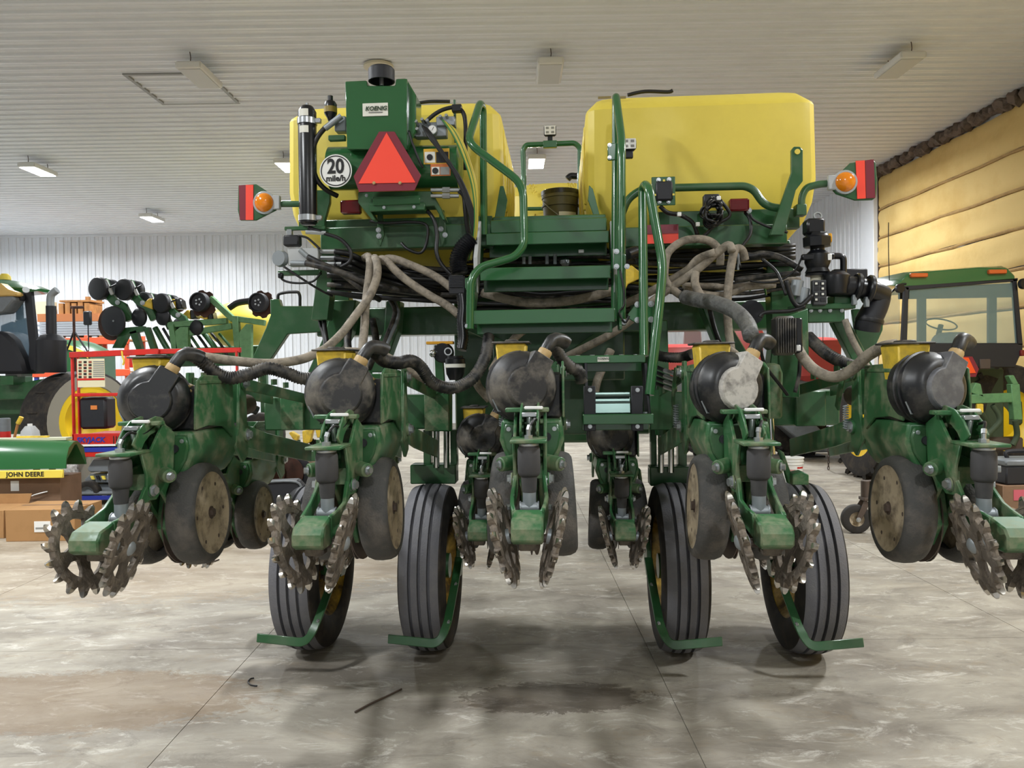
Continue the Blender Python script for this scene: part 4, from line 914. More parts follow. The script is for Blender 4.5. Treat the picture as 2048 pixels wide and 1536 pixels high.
for px, px2, sd in ((966, 944, -1), (1222, 1232, 1)):
    p, q = A(px, 455, 4.2), A(px2, 650, 3.6); x = (p.x+q.x)/2+sd*.012
    m = MB(); m.prism([(4.30, p.z), (4.2, p.z), (3.62, q.z), (3.62, q.z-.02), (3.72, q.z-.02), (4.30, q.z+.45)], x-.006, x+.006, 'x'); P('stair_stringer', m, DG, .002)
    m = MB(); m.prism([(4.16, p.z+.02), (4.12, p.z+.02), (3.9, q.z+.36), (3.9, q.z+.18), (3.95, q.z+.18)], x-.010, x+.010, 'x'); P('stringer_strip', m, GREYL, .002)
for px0, px1 in ((1168, 1176), (1291, 1302)):
    p, q = A(px0, 726, 3.5), A(px1, 850, 3.32); m = MB(); m.prism([(3.5, p.z), (3.62, p.z), (3.5, q.z), (3.34, q.z)], q.x-.006, q.x+.006, 'x'); P('ladder_side', m, BLKF, .002)
m = MB(); a_, b_ = quad(1186, 784, 1262, 828, 3.36, .012); m.box(((a_[0]+b_[0])/2, 3.37, (a_[2]+b_[2])/2), (b_[0]-a_[0], .012, b_[2]-a_[2]), Matrix.Rotation(math.radians(-15), 3, 'X')); sgd = P('step_guard', m, mat('polished_green', '#3d4f4a', .25, metal=.6, coat=.5), .004)
for k_ in range(3): m = MB(); m.cyl((a_[0]+.004, 3.366-.012*(k_-1), a_[2]+.03*(k_+.7)), (b_[0]-.004, 3.366-.012*(k_-1), a_[2]+.03*(k_+.7)), .006, n=8); P('guard_ridge', m, mat('polished_green', '#3d4f4a'), parent=sgd)
for px in (1180, 1275):
    qbox('guard_bracket', px-13, 772, px+12, 862, 3.335, .012, BLKF, .003)
    for py in (780, 853): bolt(PL, A(px, py, 3.334), r=.0065)
# rails
pipe('handrail', [(968, 470, 4.15), (966, 215, 4.15), (960, 205, 4.05), (935, 285, 3.8), (1046, 368, 3.75), (1049, 490, 3.72), (1030, 514, 3.7), (960, 534, 3.66), (941, 560, 3.64), (940, 658, 3.62)], .0195, GREENC, .07)
pipe('handrail', [(1230, 640, 3.9), (1232, 197, 4.1), (1232, 193, 4.05), (1243, 275, 3.85), (1243, 300, 3.8), (1243, 650, 3.7)], .0205, GREENC, .06)
pipe('handrail', [(1288, 712, 3.55), (1285, 378, 3.75), (1290, 368, 3.7), (1298, 378, 3.62), (1326, 530, 3.55), (1320, 600, 3.5), (1299, 790, 3.42)], .021, GREENC, .07)
pipe('handrail_loop', [(1049, 440, 6.3), (1046, 300, 6.3), (1052, 290, 6.3), (1150, 286, 6.3), (1160, 296, 6.3), (1160, 440, 6.3)], .022, GREENC, .09)
for px, py, y in ((1100, 262, 6.3), (1258, 290, 3.95)):
    k = y/6.3 if y > 5 else 3.95/6.3*1.0
    w = .048 if y > 5 else .034; p = A(px, py, y)
    m = MB(); m.box(p, (w*2.1, .05, w*1.75)); l = P('led_work_light', m, BLKF, .012, 'small square LED work light')
    m = MB(); m.box(p+Vector((0, -.026, 0)), (w*1.85, .004, w*1.5)); P('led_lens', m, WHITE, .002, parent=l, loc=(0, 0, 0))
    for sx in (-1, 1):
        for sz in (-1, 1): m = MB(); m.box(p+Vector((sx*w*.45, -.029, sz*w*.36)), (w*.5, .003, w*.35)); P('led_cell', m, INKG, .001, parent=l, loc=(0, 0, 0))
    m = MB(); m.box(p+Vector((0, .01, -w*1.3)), (.04, .03, w*1.2)); P('light_foot', m, BLKF, .003, parent=l, loc=(0, 0, 0))
qbox('light_bracket', 1086, 281, 1114, 294, 6.27, .04, GREENC); qbox('light_bracket', 1215, 286, 1236, 320, 3.92, .012, GREENC)
for py in (290, 315): bolt(PL, A(1219, py, 3.92), r=.007, h=.008)
pl = poly('rail_plate', [(1256, 628), (1275, 604), (1308, 604), (1306, 645), (1270, 645), (1256, 636)], 3.66, .012, GREENC, .002)
for px, py in ((1275, 609), (1302, 608), (1275, 640), (1302, 639)): bolt(PL, A(px, py, 3.659), r=.010)
poly('rail_plate', [(1228, 502), (1236, 500), (1252, 510), (1252, 530), (1236, 538), (1228, 536)], 3.72, .012, GREENC, .002); poly('rail_plate', [(930, 556), (948, 553), (950, 600), (943, 602), (930, 575)], 3.70, .012, GREENC, .002)
for px, py, y in ((1233, 503, 3.72), (1233, 533, 3.72), (1254, 533, 3.72), (943, 558, 3.69), (944, 586, 3.69), (935, 652, 3.62), (1248, 644, 3.68)): bolt(PL, A(px, py, y-.002), r=.009)
hose('cable_comb', [(1253, 510, 3.8), (1275, 505, 3.85), (1285, 525, 3.9)], .028, BLKM, 10, corr=True, pitch=.012)
poly('yellow_flap', [(1245, 540), (1263, 530), (1278, 542), (1281, 556), (1256, 568), (1250, 582), (1246, 575)], 3.82, .03, YELH, .004)
hose('rail_wire', [(1240, 540, 3.7), (1247, 575, 3.68), (1248, 610, 3.67), (1238, 625, 3.66), (1250, 645, 3.66), (1258, 632, 3.66)], .005, CABLE)
for sx in (1090+0, 1178):                                            # fin plates at the tank feet
    pts = [(1000, 372), (1007, 372), (1015, 400), (1008, 440), (985, 460)] if sx < 1150 else [(1178, 370), (1186, 378), (1206, 455), (1196, 455), (1176, 400)]
    poly('tank_foot_fin', pts, 4.28, .02, GREENC, .002)
# ---------------------------------------------------------------- right tank: camera box and cable knot
cb = qbox('camera_plate', 1303, 354, 1351, 410, 4.06, .008, GREENC, .003); m = MB(); m.bb(*quad(1312, 362, 1346, 400, 4.03, .03)); P('camera_box', m, BLKF, .008)
for px, py in ((1317, 360), (1338, 359), (1319, 403), (1337, 403)): bolt(PL, A(px, py, 4.055), r=.008)
for px, py in ((1328, 361), (1310, 390), (1347, 389)): m = MB(); m.box(A(px, py, 4.027), (.010, .006, .010)); P('yellow_tab', m, YEL)
for i in range(7):
    c = A(1425, 415, 4.05); a0 = random.random()*6; pts = []
    for j in range(14): a = a0+j*.75; pts.append(c+Vector((.055*math.cos(a)*random.uniform(.6, 1.1), random.uniform(-.04, .04), .05*math.sin(a)*random.uniform(.6, 1.1)-.012*j*.3)))
    m = MB(); m.tube(pts, .007, 6, 4); P('cable_loop', m, CABLE, sharp=None)
qbox('junction_box', 1408, 388, 1440, 412, 4.06, .05, BLKF, .006)
hose('wire_harness', ln([(1320, 412), (1335, 425), (1360, 430), (1385, 445), (1395, 470)], 4.08, 4.12), .012, CABLE); hose('wire_harness', ln([(1440, 400), (1460, 430), (1430, 450), (1410, 470), (1395, 480)], 4.08, 4.12), .010, CABLE)
hose('wire_harness', ln([(1500, 428), (1508, 440), (1540, 455), (1575, 465)], 4.1, 4.1), .007, CABLE)
for px, py in ((1359, 428), (1396, 448), (1438, 396)): qbox('white_plug', px-4, py-4, px+4, py+4, 4.04, .02, WHITE, .002)
# ---------------------------------------------------------------- right end: stacked valves, black ducts, controller box
def vlathe(name, px, py, y, prof, mats, n=24): m = MB(); m.lathe(A(px, py, y), (0, 0, 1), prof, n); return P(name, m, mats)
vy = 3.95
qbox('valve_motor', 1615, 436, 1651, 466, vy-.04, .09, BLKM, .01); m = MB(); m.lathe(A(1635, 433, vy), (0, -1, .3), [(0, .022), (.008, .022), (.008, .015), (0, .015)], 18, cap=False); P('lifting_ring', m, ZINC)
vlathe('valve_neck', 1632, 472, vy, [(-.04, .05), (0, .03), (.02, .03)], BLKM)
vlathe('valve_flange', 1634, 496, vy, [(0, .04), (.006, .068), (.05, .07), (.06, .055), (.075, .05)], BLKM, 8)
m = MB(); p = A(1657, 476, vy-.02); m.lathe(p, (1, -.3, 0), [(0, .022), (.012, .024), (.016, .018)], 16); P('yellow_valve_cap', m, mat('amber_tag', '#d79a1e'))
vlathe('valve_body', 1635, 545, vy, [(-.01, .045), (0, .06), (.02, .05), (.05, .062), (.09, .06), (.11, .035), (.13, .032)], BLKM)
qbox('valve_arm', 1605, 508, 1670, 518, vy-.05, .03, BLKM, .004); qbox('valve_tag', 1656, 508, 1664, 520, vy-.056, .01, WHITE, .001)
m = MB(); m.tube(fillet([A(1665, 512, vy), A(1687, 512, vy), A(1687, 556, vy)], .04, 4), .016, 12, smooth=False); P('valve_elbow', m, BLKM, sharp=60)
vlathe('pipe_flange', 1634, 552, vy, [(0, .055), (.01, .057), (.018, .04), (.022, .032)], BLKM); m = MB(); m.cyl(A(1634, 552, vy), A(1634, 600, vy), .032, n=18); P('white_pipe', m, mat('ivory_plastic', '#c9c3ad', .5))
cp = qbox('control_panel', 1626, 560, 1654, 610, 3.86, .04, mat('panel_grey', '#3e4042', .5), .004)
for i, (px, py) in enumerate([(x, y) for y in (567, 577, 588, 599) for x in (1633, 1646)]):
    m = MB(); m.bb(*quad(px-5, py-4, px+5, py+4, 3.857, .003)); P('panel_button', m, BLKF, .001, parent=cp, loc=(0, 0, 0))
    if i not in (2, 7): m = MB(); m.bb(*quad(px-2.5, py-2, px+2, py+2, 3.8545, .003)); P('button_icon', m, STICK, parent=cp, loc=(0, 0, 0))
qbox('dark_bracket', 1668, 538, 1736, 558, 4.05, .05, BLKF, .006)
dk = P('black_duct', MB().tube([A(1655, 572, 3.9), A(1680, 573, 3.9), A(1715, 575, 3.9), A(1745, 583, 3.92), A(1765, 592, 3.95)], .052, 16, 5), BLKM, sharp=60)
for px, py in ((1712, 574), (1737, 578)): 
    m = MB(); m.lathe(A(px, py, 3.9)-Vector((.012, 0, 0)), (1, 0, -.2), [(0, .066), (.006, .072), (.02, .072), (.026, .066)], 20); P('duct_clamp', m, BLKM)
    m = MB(); m.box(A(px-4, py+26, 3.87), (.02, .03, .05)); P('clamp_bolt', m, ZINCM, .003)
for py, r in ((575, .060),): vlathe('duct_collar', 1672, 588, 3.9, [(0, .06), (.05, .07), (.09, .066), (.11, .04)], BLKM)
m = MB(); m.tube([A(1760, 590, 3.95), A(1752, 612, 3.95), A(1738, 640, 3.95), A(1733, 660, 3.96)], .062, 16, 5, rf=lambda t: .85+.25*t if t < .7 else 1.0); P('rubber_boot', m, BLKF, sharp=60)
m = MB(); m.lathe(A(1738, 645, 3.95), (.2, 0, 1), [(0, .066), (.012, .068), (.02, .066)], 20); P('boot_band', m, CABLE)
qbox('valve_shelf', 1594, 608, 1712, 617, 3.88, .16, GREEN, .004); qbox('shelf_face', 1616, 618, 1690, 644, 3.9, .05, GREEN, .004)
for px in (1622, 1640, 1660, 1684): bolt(PL, A(px, 621, 3.895), r=.007, h=.008)
qbox('duct_saddle', 1668, 590, 1706, 612, 3.9, .1, GREEN, .004)
poly('end_leg', [(1665, 644), (1700, 644), (1748, 735), (1712, 735)], 4.0, .06, GREEN); poly('end_plate', [(1705, 618), (1768, 618), (1766, 660), (1735, 728), (1716, 700)], 4.12, .03, DG); hose('drain_hose', ln([(1690, 640), (1705, 680), (1735, 735), (1745, 765)], 3.9, 3.8), .017, HOSET)
for px, py in ((1590, 575), (1602, 590)): m = MB(); m.cyl(A(px, py+18, 3.9), A(px+6, py-14, 3.9), .03, n=12); P('grey_actuator', m, ZINCM, .003)
hose('actuator_hose', ln([(1572, 560), (1585, 600), (1600, 612), (1625, 590)], 3.85, 3.85), .012, CABLE)
poly('controller_plate', [(1556, 640), (1616, 617), (1618, 712), (1600, 714), (1600, 640), (1560, 650)], 3.62, .012, GREEND, .003)
m = MB(); a, b = quad(1553, 632, 1592, 710, 3.50, .10); m.bb(a, b); ct = P('controller_box', m, BLKD, .012, 'finned black controller box on a green plate')
for i in range(8):
    x = a[0]+(b[0]-a[0])*(i+.5)/8; m = MB(); m.bb((x-.003, 3.485, a[2]+.01), (x+.003, 3.505, b[2]-.01)); P('cooling_fin', m, BLKD, .002, parent=ct, loc=(0, 0, 0))
qbox('controller_end', 1591, 636, 1606, 706, 3.53, .08, BLKM, .006); qbox('white_plug', 1593, 690, 1602, 702, 3.52, .02, WHITE, .003)
qbox('end_bracket', 1558, 708, 1600, 795, 3.95, .03, GREEN, .004); hose('signal_wire', ln([(1520, 690), (1530, 730), (1560, 770), (1575, 790)], 3.7, 3.8), .008, CABLE); hose('signal_wire', ln([(1600, 712), (1598, 750), (1590, 785)], 3.8, 3.8), .010, HOSEB)
m = MB(); m.cyl(A(1503, 625, 4.5), A(1503, 625, 4.44), .07, n=24); P('round_port', m, BLKF)
pipe('wire_guard', [(1500, 582, 4.4), (1500, 575, 4.4), (1530, 575, 4.4), (1532, 590, 4.4)], .006, GREENC, .02, 6)
hose('hydraulic_hose', ln([(1520, 635), (1530, 625), (1580, 622), (1610, 612)], 3.85, 3.85), .010, CABLE)
for i in range(4):
    py = 738+i*11; m = MB(); m.cyl(A(1330, py+3, 3.7), A(1350, py+10, 3.6), .011, n=8); P('hose_fitting', m, ZINC); hose('hydraulic_hose', ln([(1302, py-8), (1318, py-2), (1332, py+4)], 3.9, 3.7), .010, CABLE)
hose('hydraulic_hose', ln([(645, 600), (640, 640), (650, 680), (645, 715)], 4.6, 4.4), .013, CABLE); hose('hydraulic_hose', ln([(652, 602), (648, 640), (655, 690)], 4.6, 4.4), .013, CABLE)
hose('hydraulic_hose', ln([(780, 600), (790, 625), (775, 670), (755, 720)], 4.55, 4.3), .014, HOSEB); hose('hydraulic_hose', ln([(788, 600), (797, 630), (782, 670), (762, 720)], 4.55, 4.3), .012, ZINCM)
hose('hydraulic_hose', ln([(700, 640), (695, 680), (700, 730)], 4.5, 4.3), .022, HOSEB); hose('hydraulic_hose', ln([(745, 640), (752, 690), (735, 740)], 4.5, 4.3), .022, HOSEB)
hose('hydraulic_hose', ln([(1420, 620), (1430, 660), (1445, 700)], 4.3, 4.0), .014, CABLE)
# ================================================================== pail on the platform
c = am(1122, 430, 5.6)
pf = [o for o in PL.children if o.name.startswith('raised_deck')][0]
ptop = max(v.co.z for v in pf.data.vertices)
cw = MROT @ Vector((c.x, c.y, 0)); base = Vector((cw.x, cw.y, ptop))
pail = thing('pail', 'olive plastic pail with black lid standing on the planter platform', 'pail', base)
m = MB(); m.lathe(base, (0, 0, 1), [(0, .118), (.20, .130), (.202, .139), (.212, .139), (.214, .131), (.26, .133), (.262, .139), (.285, .139)], 36); put('pail_body', m, OLIVE, pail)
m = MB(); m.lathe(base, (0, 0, 1), [(.285, .141), (.315, .143), (.32, .132), (.312, .12)], 36); put('pail_lid', m, BLKM, pail)
m = MB()
ar = [math.radians(a) for a in range(-100, -39, 10)]; n = len(ar)
m.add([(base.x+.131*math.cos(a), base.y+.131*math.sin(a), base.z+z) for z in (.03, .15) for a in ar], [(i, i+1, n+i+1, n+i) for i in range(n-1)]); put('pail_label', m, STICK, pail)
m = MB(); m.tube([base+Vector((-.13, -.04, .24)), base+Vector((-.10, -.11, .19)), base+Vector((-.05, -.14, .14)), base+Vector((.0, -.148, .10))], .003, 6); put('pail_handle', m, ZINCM, pail)
# ================================================================== helpers in the room frame
def wq(px0, py0, px1, py1, y, d):
    a, b = aw(px0, py0, y), aw(px1, py1, y); return (min(a.x, b.x), y, min(a.z, b.z)), (max(a.x, b.x), y+d, max(a.z, b.z))
def W_(name, t, px0, py0, px1, py1, y, d, mats, bevel=.006, label=None):
    m = MB(); m.bb(*wq(px0, py0, px1, py1, y, d)); return put(name, m, mats, t, bevel, label)
def WP(name, t, pts, y, d, mats, bevel=.004, label=None):
    q = [aw(a, b, y) for a, b in pts]; m = MB(); m.prism([(p.x, p.z) for p in q], y, y+d, 'y'); return put(name, m, mats, t, bevel, label)
def WT(name, t, pts, r, mats, n=8, smooth=True):
    m = MB(); m.tube([aw(*p) for p in pts], r, n, 5, smooth); return put(name, m, mats, t, sharp=60)
def WD(name, t, px, py, y, r, mats, ax=(.3, -1, 0), prof=None, n=28):
    m = MB(); m.lathe(aw(px, py, y), ax, prof or [(0, r*.97), (.01, r), (.04, r), (.05, r*.93), (.05, 0)], n); return put(name, m, mats, t)
def wheel(t, c, ax, R, w, rim, hubr=.5, lugs=0, rmat=None, name='wheel'):
    c = Vector(c); ax = Vector(ax).normalized()
    m = MB(); m.lathe(c, ax, [(-w*.42, R*hubr), (-w*.5, R*.8), (-w*.42, R*.96), (-w*.3, R), (w*.3, R), (w*.42, R*.96), (w*.5, R*.8), (w*.42, R*hubr)], 40, cap=False); put(name+'_tire', m, rmat or RUBS, t, sharp=40)
    m = MB(); m.lathe(c, ax, [(w*.42, R*hubr*1.02), (w*.3, R*hubr*.95), (w*.1, R*hubr*.55), (w*.16, R*hubr*.3), (w*.16, 0)], 32, cap=False); m.lathe(c, ax, [(-w*.42, R*hubr*1.02), (-w*.3, R*hubr*.9), (w*.1, R*hubr*.5)], 32, cap=False); put(name+'_rim', m, rim, t)
    if lugs:
        u, v = perp(ax)
        for i in range(lugs):
            a = 2*math.pi*i/lugs
            for s in (-1, 1):
                m = MB(); d = u*math.cos(a+s*.06)+v*math.sin(a+s*.06); tt = ax.cross(d)
                Rm = Matrix((ax, tt, d)).transposed() @ Matrix.Rotation(s*.6, 3, 'Z'); m.box(c+d*R+ax*s*w*.24, (w*.55, R*.07, R*.09), Rm); put(name+'_lug', m, rmat or RUBS, t)
# ================================================================== red scissor lift
YL = 9.3
b0 = az(160, 1012, 0); t = thing('scissor_lift', 'red scissor lift with guard rails on a grey scissor base', 'scissor lift', (aw(250, 1000, YL).x, YL+.4, 0))
W_('toe_board', t, 143, 868, 330, 912, YL, .05, RED, .006); W_('toe_board', t, 330, 866, 480, 905, YL+.02, .05, RED, .006)
W_('blue_stripe', t, 158, 893, 330, 902, YL-.006, .006, BLUE, 0); W_('white_stripe', t, 158, 889, 330, 893, YL-.006, .006, WHITE, 0)
text('maker_lettering', 'SKYJACK', .085, aw(181, 880, YL-.004), t, BLUE, offset=.003, shear=.15, sx=1.0); text('unit_number', '11016', .13, aw(238, 881, YL-.004), t, INK, offset=.004, sx=.5)
for x0, x1, y0, y1, yy in ((140, 149, 706, 915, YL), (152, 160, 712, 912, YL+.03), (258, 268, 716, 735, YL+.75), (470, 478, 702, 900, YL), (300, 308, 705, 880, YL)):
    W_('rail_post', t, x0, y0, x1, y1, yy, .05, RED, .006)
m = MB(); m.bar([aw(140, 710, YL), aw(318, 703, YL)], .05, .07, (0, 1, 0)); put('top_rail', m, RED, t, .006)
m = MB(); m.bar([aw(318, 703, YL+.06), aw(482, 700, YL+.06)], .05, .06, (0, 1, 0)); put('top_rail', m, RED, t, .006)
m = MB(); m.bar([aw(150, 790, YL), aw(470, 786, YL)], .05, .04, (0, 1, 0)); put('mid_rail', m, RED, t, .006)
W_('platform_deck', t, 145, 872, 478, 880, YL+.05, .75, RED, .004)
pc = W_('safety_placard', t, 154, 718, 210, 774, YL-.01, .006, mat('cream_placard', '#d8cfae', .6), 0)
for i in range(3):
    for j in range(6): W_('placard_picture', pc, 157+i*10, 722+j*6, 163+i*10, 726+j*6, YL-.014, .005, INK if (i+j) % 2 else mat('print_red_brown', '#8f4a3a', .6), 0)
for j in range(8): W_('placard_text', pc, 186, 722+j*4.2, 208, 724+j*4.2, YL-.014, .005, INKG, 0)
W_('placard_red_bar', pc, 155, 757, 209, 760, YL-.014, .005, RED, 0)
for o in pc.children: o.location = (0, 0, 0)
cb = W_('control_case', t, 157, 795, 213, 858, YL+.02, .25, BLKF, .03); W_('case_sticker', t, 181, 811, 194, 819, YL+.012, .008, mat('orange_sticker', '#d07a3a', .5), 0)
WT('yellow_rope', t, [(244, 702, YL-.02), (245, 712, YL-.03), (248, 722, YL-.03), (246, 730, YL-.03)], .012, YELH)
for i, (x0, y0, x1, y1, k) in enumerate(((178, 918, 330, 944, 0), (172, 948, 330, 966, 1), (165, 968, 330, 986, 0))):
    WP('scissor_arm', t, [(x0+8, y0), (x1, y0), (x1, y1), (x0, y1), (x0-4, y1-6)], YL+.1+.05*i, .45, GREYP, .01)
for i in range(4): WP('hazard_stripe', t, [(180+i*11, 952), (186+i*11, 952), (189+i*11, 959), (183+i*11, 959)], YL+.12, .02, YEL if i % 2 == 0 else INK, 0)
a, b = wq(148, 984, 330, 1005, YL, .7); m = MB(); m.bb((a[0], YL, .12), (b[0], YL+.7, b[2])); put('lift_base', m, GREYP, t, .02); W_('base_stripe', t, 155, 992, 330, 998, YL-.004, .004, BLUE, 0)
for xx in (a[0]+.15, b[0]-.15):
    for yy in (YL+.05, YL+.65): wheel(t, (xx, yy, .15), (0, -1, 0), .15, .10, GREYP, .55, name='base_wheel')
# ================================================================== cartons and hood panel
def carton(name, label, px0, py0, px1, py1, y, d, mats, group=None, z0=None):
    a, b = wq(px0, py0, px1, py1, y, d); z0 = 0 if z0 is None else z0
    t = thing(name, label, 'carton', ((a[0]+b[0])/2, y+d/2, z0), group)
    m = MB(); m.bb((a[0], y, z0), (b[0], y+d, b[2])); put('box_body', m, mats, t, .004)
    return t, a, b
bx, a, b = carton('cardboard_box', 'long low brown cardboard box with white label lying on the floor', 10, 1020, 150, 1080, 7.35, .5, CARD)
W_('shipping_label', bx, 68, 1043, 101, 1064, 7.346, .004, WHITE, 0); W_('label_print', bx, 71, 1055, 88, 1058, 7.344, .003, INKG, 0)
m = MB(); m.bb((a[0]+.01, 7.58, b[2]), (b[0]-.01, 7.62, b[2]+.002)); put('tape_seam', m, CARDD, bx)
bx, a, b = carton('cardboard_box', 'open brown cardboard box with flap beside the long low box', -70, 1022, 8, 1076, 7.5, .4, CARD)
m = MB(); m.prism([(a[0], b[2]), (b[0], b[2]), (b[0]+.03, b[2]+.10), (a[0], b[2]+.10)], 7.9, 7.91, 'y'); put('box_flap', m, CARD, bx)
bx2, a2, b2 = carton('cardboard_box', 'large dark cardboard carton under the green hood panel', -60, 957, 122, 1015, 8.1, .4, CARDD)
W_('shipping_label', bx2, 21, 962, 38, 982, 8.095, .004, WHITE, 0)
m = MB(); m.tube([aw(58, 994, 8.08), aw(75, 988, 8.07), aw(95, 983, 8.08)], .006, 5); put('plastic_wrap', m, WHITE, bx2)
hz = b2[2]
t = thing('hood_panel', 'glossy green tractor hood panel with yellow lettered stripe resting on a carton', 'hood', (aw(40, 940, 8.1).x, 8.4, hz))
xa, xb = aw(-170, 900, 8.1).x, aw(139, 900, 8.1).x
def hsec(x, k): 
    z0 = hz+.02; h = .37*k; y0, y1 = 8.02, 8.42
    return [Vector((x, y0+.0, z0+.08)), Vector((x, y0+.02, z0+h*.55)), Vector((x, y0+.07, z0+h*.85)), Vector((x, y0+.16, z0+h)), Vector((x, y1-.16, z0+h)), Vector((x, y1-.05, z0+h*.8)), Vector((x, y1, z0+.08)), Vector((x, y1-.02, z0+.08)), Vector((x, y1-.18, z0+h-.03)), Vector((x, y0+.18, z0+h-.03)), Vector((x, y0+.03, z0+h*.5)), Vector((x, y0+.02, z0+.08))]
m = MB(); m.ring([hsec(xa, 1.05), hsec((xa+xb)/2, 1.03), hsec(xb-.06, .97), hsec(xb, .93)]); put('hood_shell', m, GREENC, t, sharp=50)
m = MB(); m.bb((xa, 8.0, hz+.005), (xb-.02, 8.03, hz+.09)); put('yellow_stripe', m, YEL, t, .006); text('hood_lettering', 'JOHN DEERE', .066, Vector((aw(50, 938, 8.0).x, 7.998, hz+.047)), t, INK, offset=.002, spacing=1.05)
m = MB(); m.bb((xa, 8.18, hz+.385), (xb-.08, 8.30, hz+.411)); put('pale_hood_top', m, mat('pale_top', '#b9bba0', .6), t)  # paler strip along the top of the green hood shell
mm = single('yellow_level', MB().bb((aw(42, 880, 8.3).x, 8.22, hz+.412), (aw(104, 880, 8.3).x, 8.26, hz+.43)), YELH, 'yellow stick lying across the top of the green hood panel', 'tool', (aw(70, 880, 8.3).x, 8.32, hz+.402))
for px, py, w, h, col, lb in ((140, 985, .22, .26, '#a9a595', 'small pale carton of packing paper beside the scissor lift'), ):
    p = az(px, 1003, 0); tt = thing('packing_carton', lb, 'carton', (p.x, p.y, 0)); m = MB(); m.bb((p.x-w/2, p.y, 0), (p.x+w/2, p.y+.3, .55)); put('box_body', m, mat('pale_card', col, .8), tt, .004)
    for k in range(3):
        m = MB(); m.tube([Vector((p.x-.02+.05*k, p.y-.02, .55)), Vector((p.x+.05*k, p.y-.05, .45)), Vector((p.x+.02+.05*k, p.y-.03, .28)), Vector((p.x+.06*k, p.y-.04, .15))], .035, 6, rf=lambda q: random.uniform(.6, 1.2)); put('packing_paper', m, mat('news_paper', '#c9c6c2', .8, dirt='#55524f', amt=.9, scale=30), tt)
# ================================================================== left tractor
YT = 12.3
t = thing('tractor', 'green articulated tractor with black cab pillar and tall exhaust stack', 'tractor', (aw(20, 900, YT).x, YT+1.2, 0))
def cabroof(): 
    m = MB(); L = []
    for (px, py0, py1) in ((-160, 545, 580), (-40, 555, 590), (20, 560, 588), (60, 570, 584), (74, 576, 582)):
        a, b = aw(px, py0, YT), aw(px, py1, YT); L.append([Vector((a.x, YT, b.z)), Vector((a.x, YT-.03, (a.z+b.z)/2)), Vector((a.x, YT+.1, a.z)), Vector((a.x, YT+.35, a.z)), Vector((a.x, YT+.4, b.z))])
    m.ring(L); return m
put('cab_roof', cabroof(), GREENC, t, sharp=40)
m = MB(); m.lathe(aw(10, 560, YT+.3), (0, 0, 1), [(0, .09), (.06, .085), (.1, .05), (.105, 0)], 20); put('yellow_antenna_dome', m, YEL, t)
WP('cab_pillar', t, [(47, 583), (62, 583), (74, 700), (76, 740), (56, 740), (58, 690)], YT, .08, BLKF); WP('cab_pillar', t, [(30, 600), (42, 600), (44, 640), (32, 640)], YT+.5, .06, BLKF)
WP('cab_glass', t, [(-150, 585), (48, 585), (60, 690), (60, 730), (-150, 730)], YT+.05, .02, GLASS2, 0); WP('cab_seat', t, [(28, 640), (52, 635), (58, 700), (24, 700)], YT+.7, .3, GREYP, .02)
WP('cab_seat', t, [(0, 650), (25, 642), (30, 662), (35, 690), (0, 690)], YT+.6, .3, BLKF, .02)
WP('black_fender', t, [(-150, 660), (5, 662), (25, 680), (45, 720), (52, 748), (-150, 748)], YT-.15, .6, BLKF, .05)
WP('tan_lamp_arm', t, [(-60, 565), (0, 566), (14, 578), (32, 584), (32, 592), (14, 592), (-60, 595)], YT-.25, .2, mat('tan_paint', '#c9a55e', .5), .02); WP('grey_lamp_shroud', t, [(-60, 596), (26, 592), (26, 600), (6, 625), (-60, 632)], YT-.25, .3, GREYP, .02)
WD('work_lamp', t, 52, 580, YT-.2, .05, ZINC, (.6, -1, 0)); W_('side_lamp', t, 28, 586, 44, 601, YT-.1, .12, BLKF, .02)
a, b = aw(103, 745, YT), aw(103, 668, YT); m = MB(); m.lathe(a, b-a, [(0, .20), (.02, .215), ((b-a).length-.1, .215), ((b-a).length-.02, .15), ((b-a).length, .08)], 28); put('muffler', m, BLKF, t)
a, b = aw(103, 670, YT), aw(102, 612, YT); m = MB(); m.cyl(a, b, .075, n=20); put('exhaust_stack', m, BLKF, t)
m = MB(); m.tube([aw(101, 616, YT), aw(101, 598, YT), aw(104, 588, YT), aw(114, 580, YT)], .058, 14, 5); put('exhaust_bend', m, ZINCM, t)
WP('tractor_frame', t, [(-150, 750), (28, 752), (28, 768), (100, 755), (108, 756), (90, 790), (70, 800), (-150, 800)], YT+.1, .5, GREEN, .02); W_('tool_tray', t, 10, 743, 42, 753, YT+.0, .3, GREYL)
W_('frame_step', t, 0, 752, 27, 770, YT-.1, .3, GREEN)
WP('lower_frame', t, [(-150, 790), (40, 775), (70, 800), (60, 830), (-150, 830)], YT+.4, .5, GREEN, .02)
c = aw(165, 818, YT); R = .80
m = MB(); ax = Vector((.9, -.43, 0)).normalized(); cc = Vector((c.x-.02, YT+.2, .84)); m.lathe(cc, ax, [(-.56, .60), (-.56, R*.97), (-.46, R), (.0, R), (.04, R*.985), (.08, R), (.10, R*.96), (.10, .6)], 48, cap=False); put('rubber_track', m, RUBS, t, sharp=35)
m = MB(); m.lathe(cc, ax, [(.06, .60), (.085, .57), (.085, .46), (-.06, .36), (-.12, .12), (.04, .10), (.04, 0)], 40, cap=False); put('drive_wheel', m, RIMYC, t); m = MB(); m.lathe(cc, ax, [(.10, .76), (.102, .57), (.09, .56)], 40, cap=False); put('track_sidewall', m, mat('dusty_sidewall', '#8d897d', .8), t)
for k in range(9):
    a_ = math.radians(-60+k*24); u, v = perp(ax); d = u*math.cos(a_)+v*math.sin(a_)
    m = MB(); Rm = Matrix((ax, ax.cross(d), d)).transposed(); m.box(cc+d*R-ax*.2, (.22, .03, .05), Rm); put('track_lug', m, RUBS, t, .008)
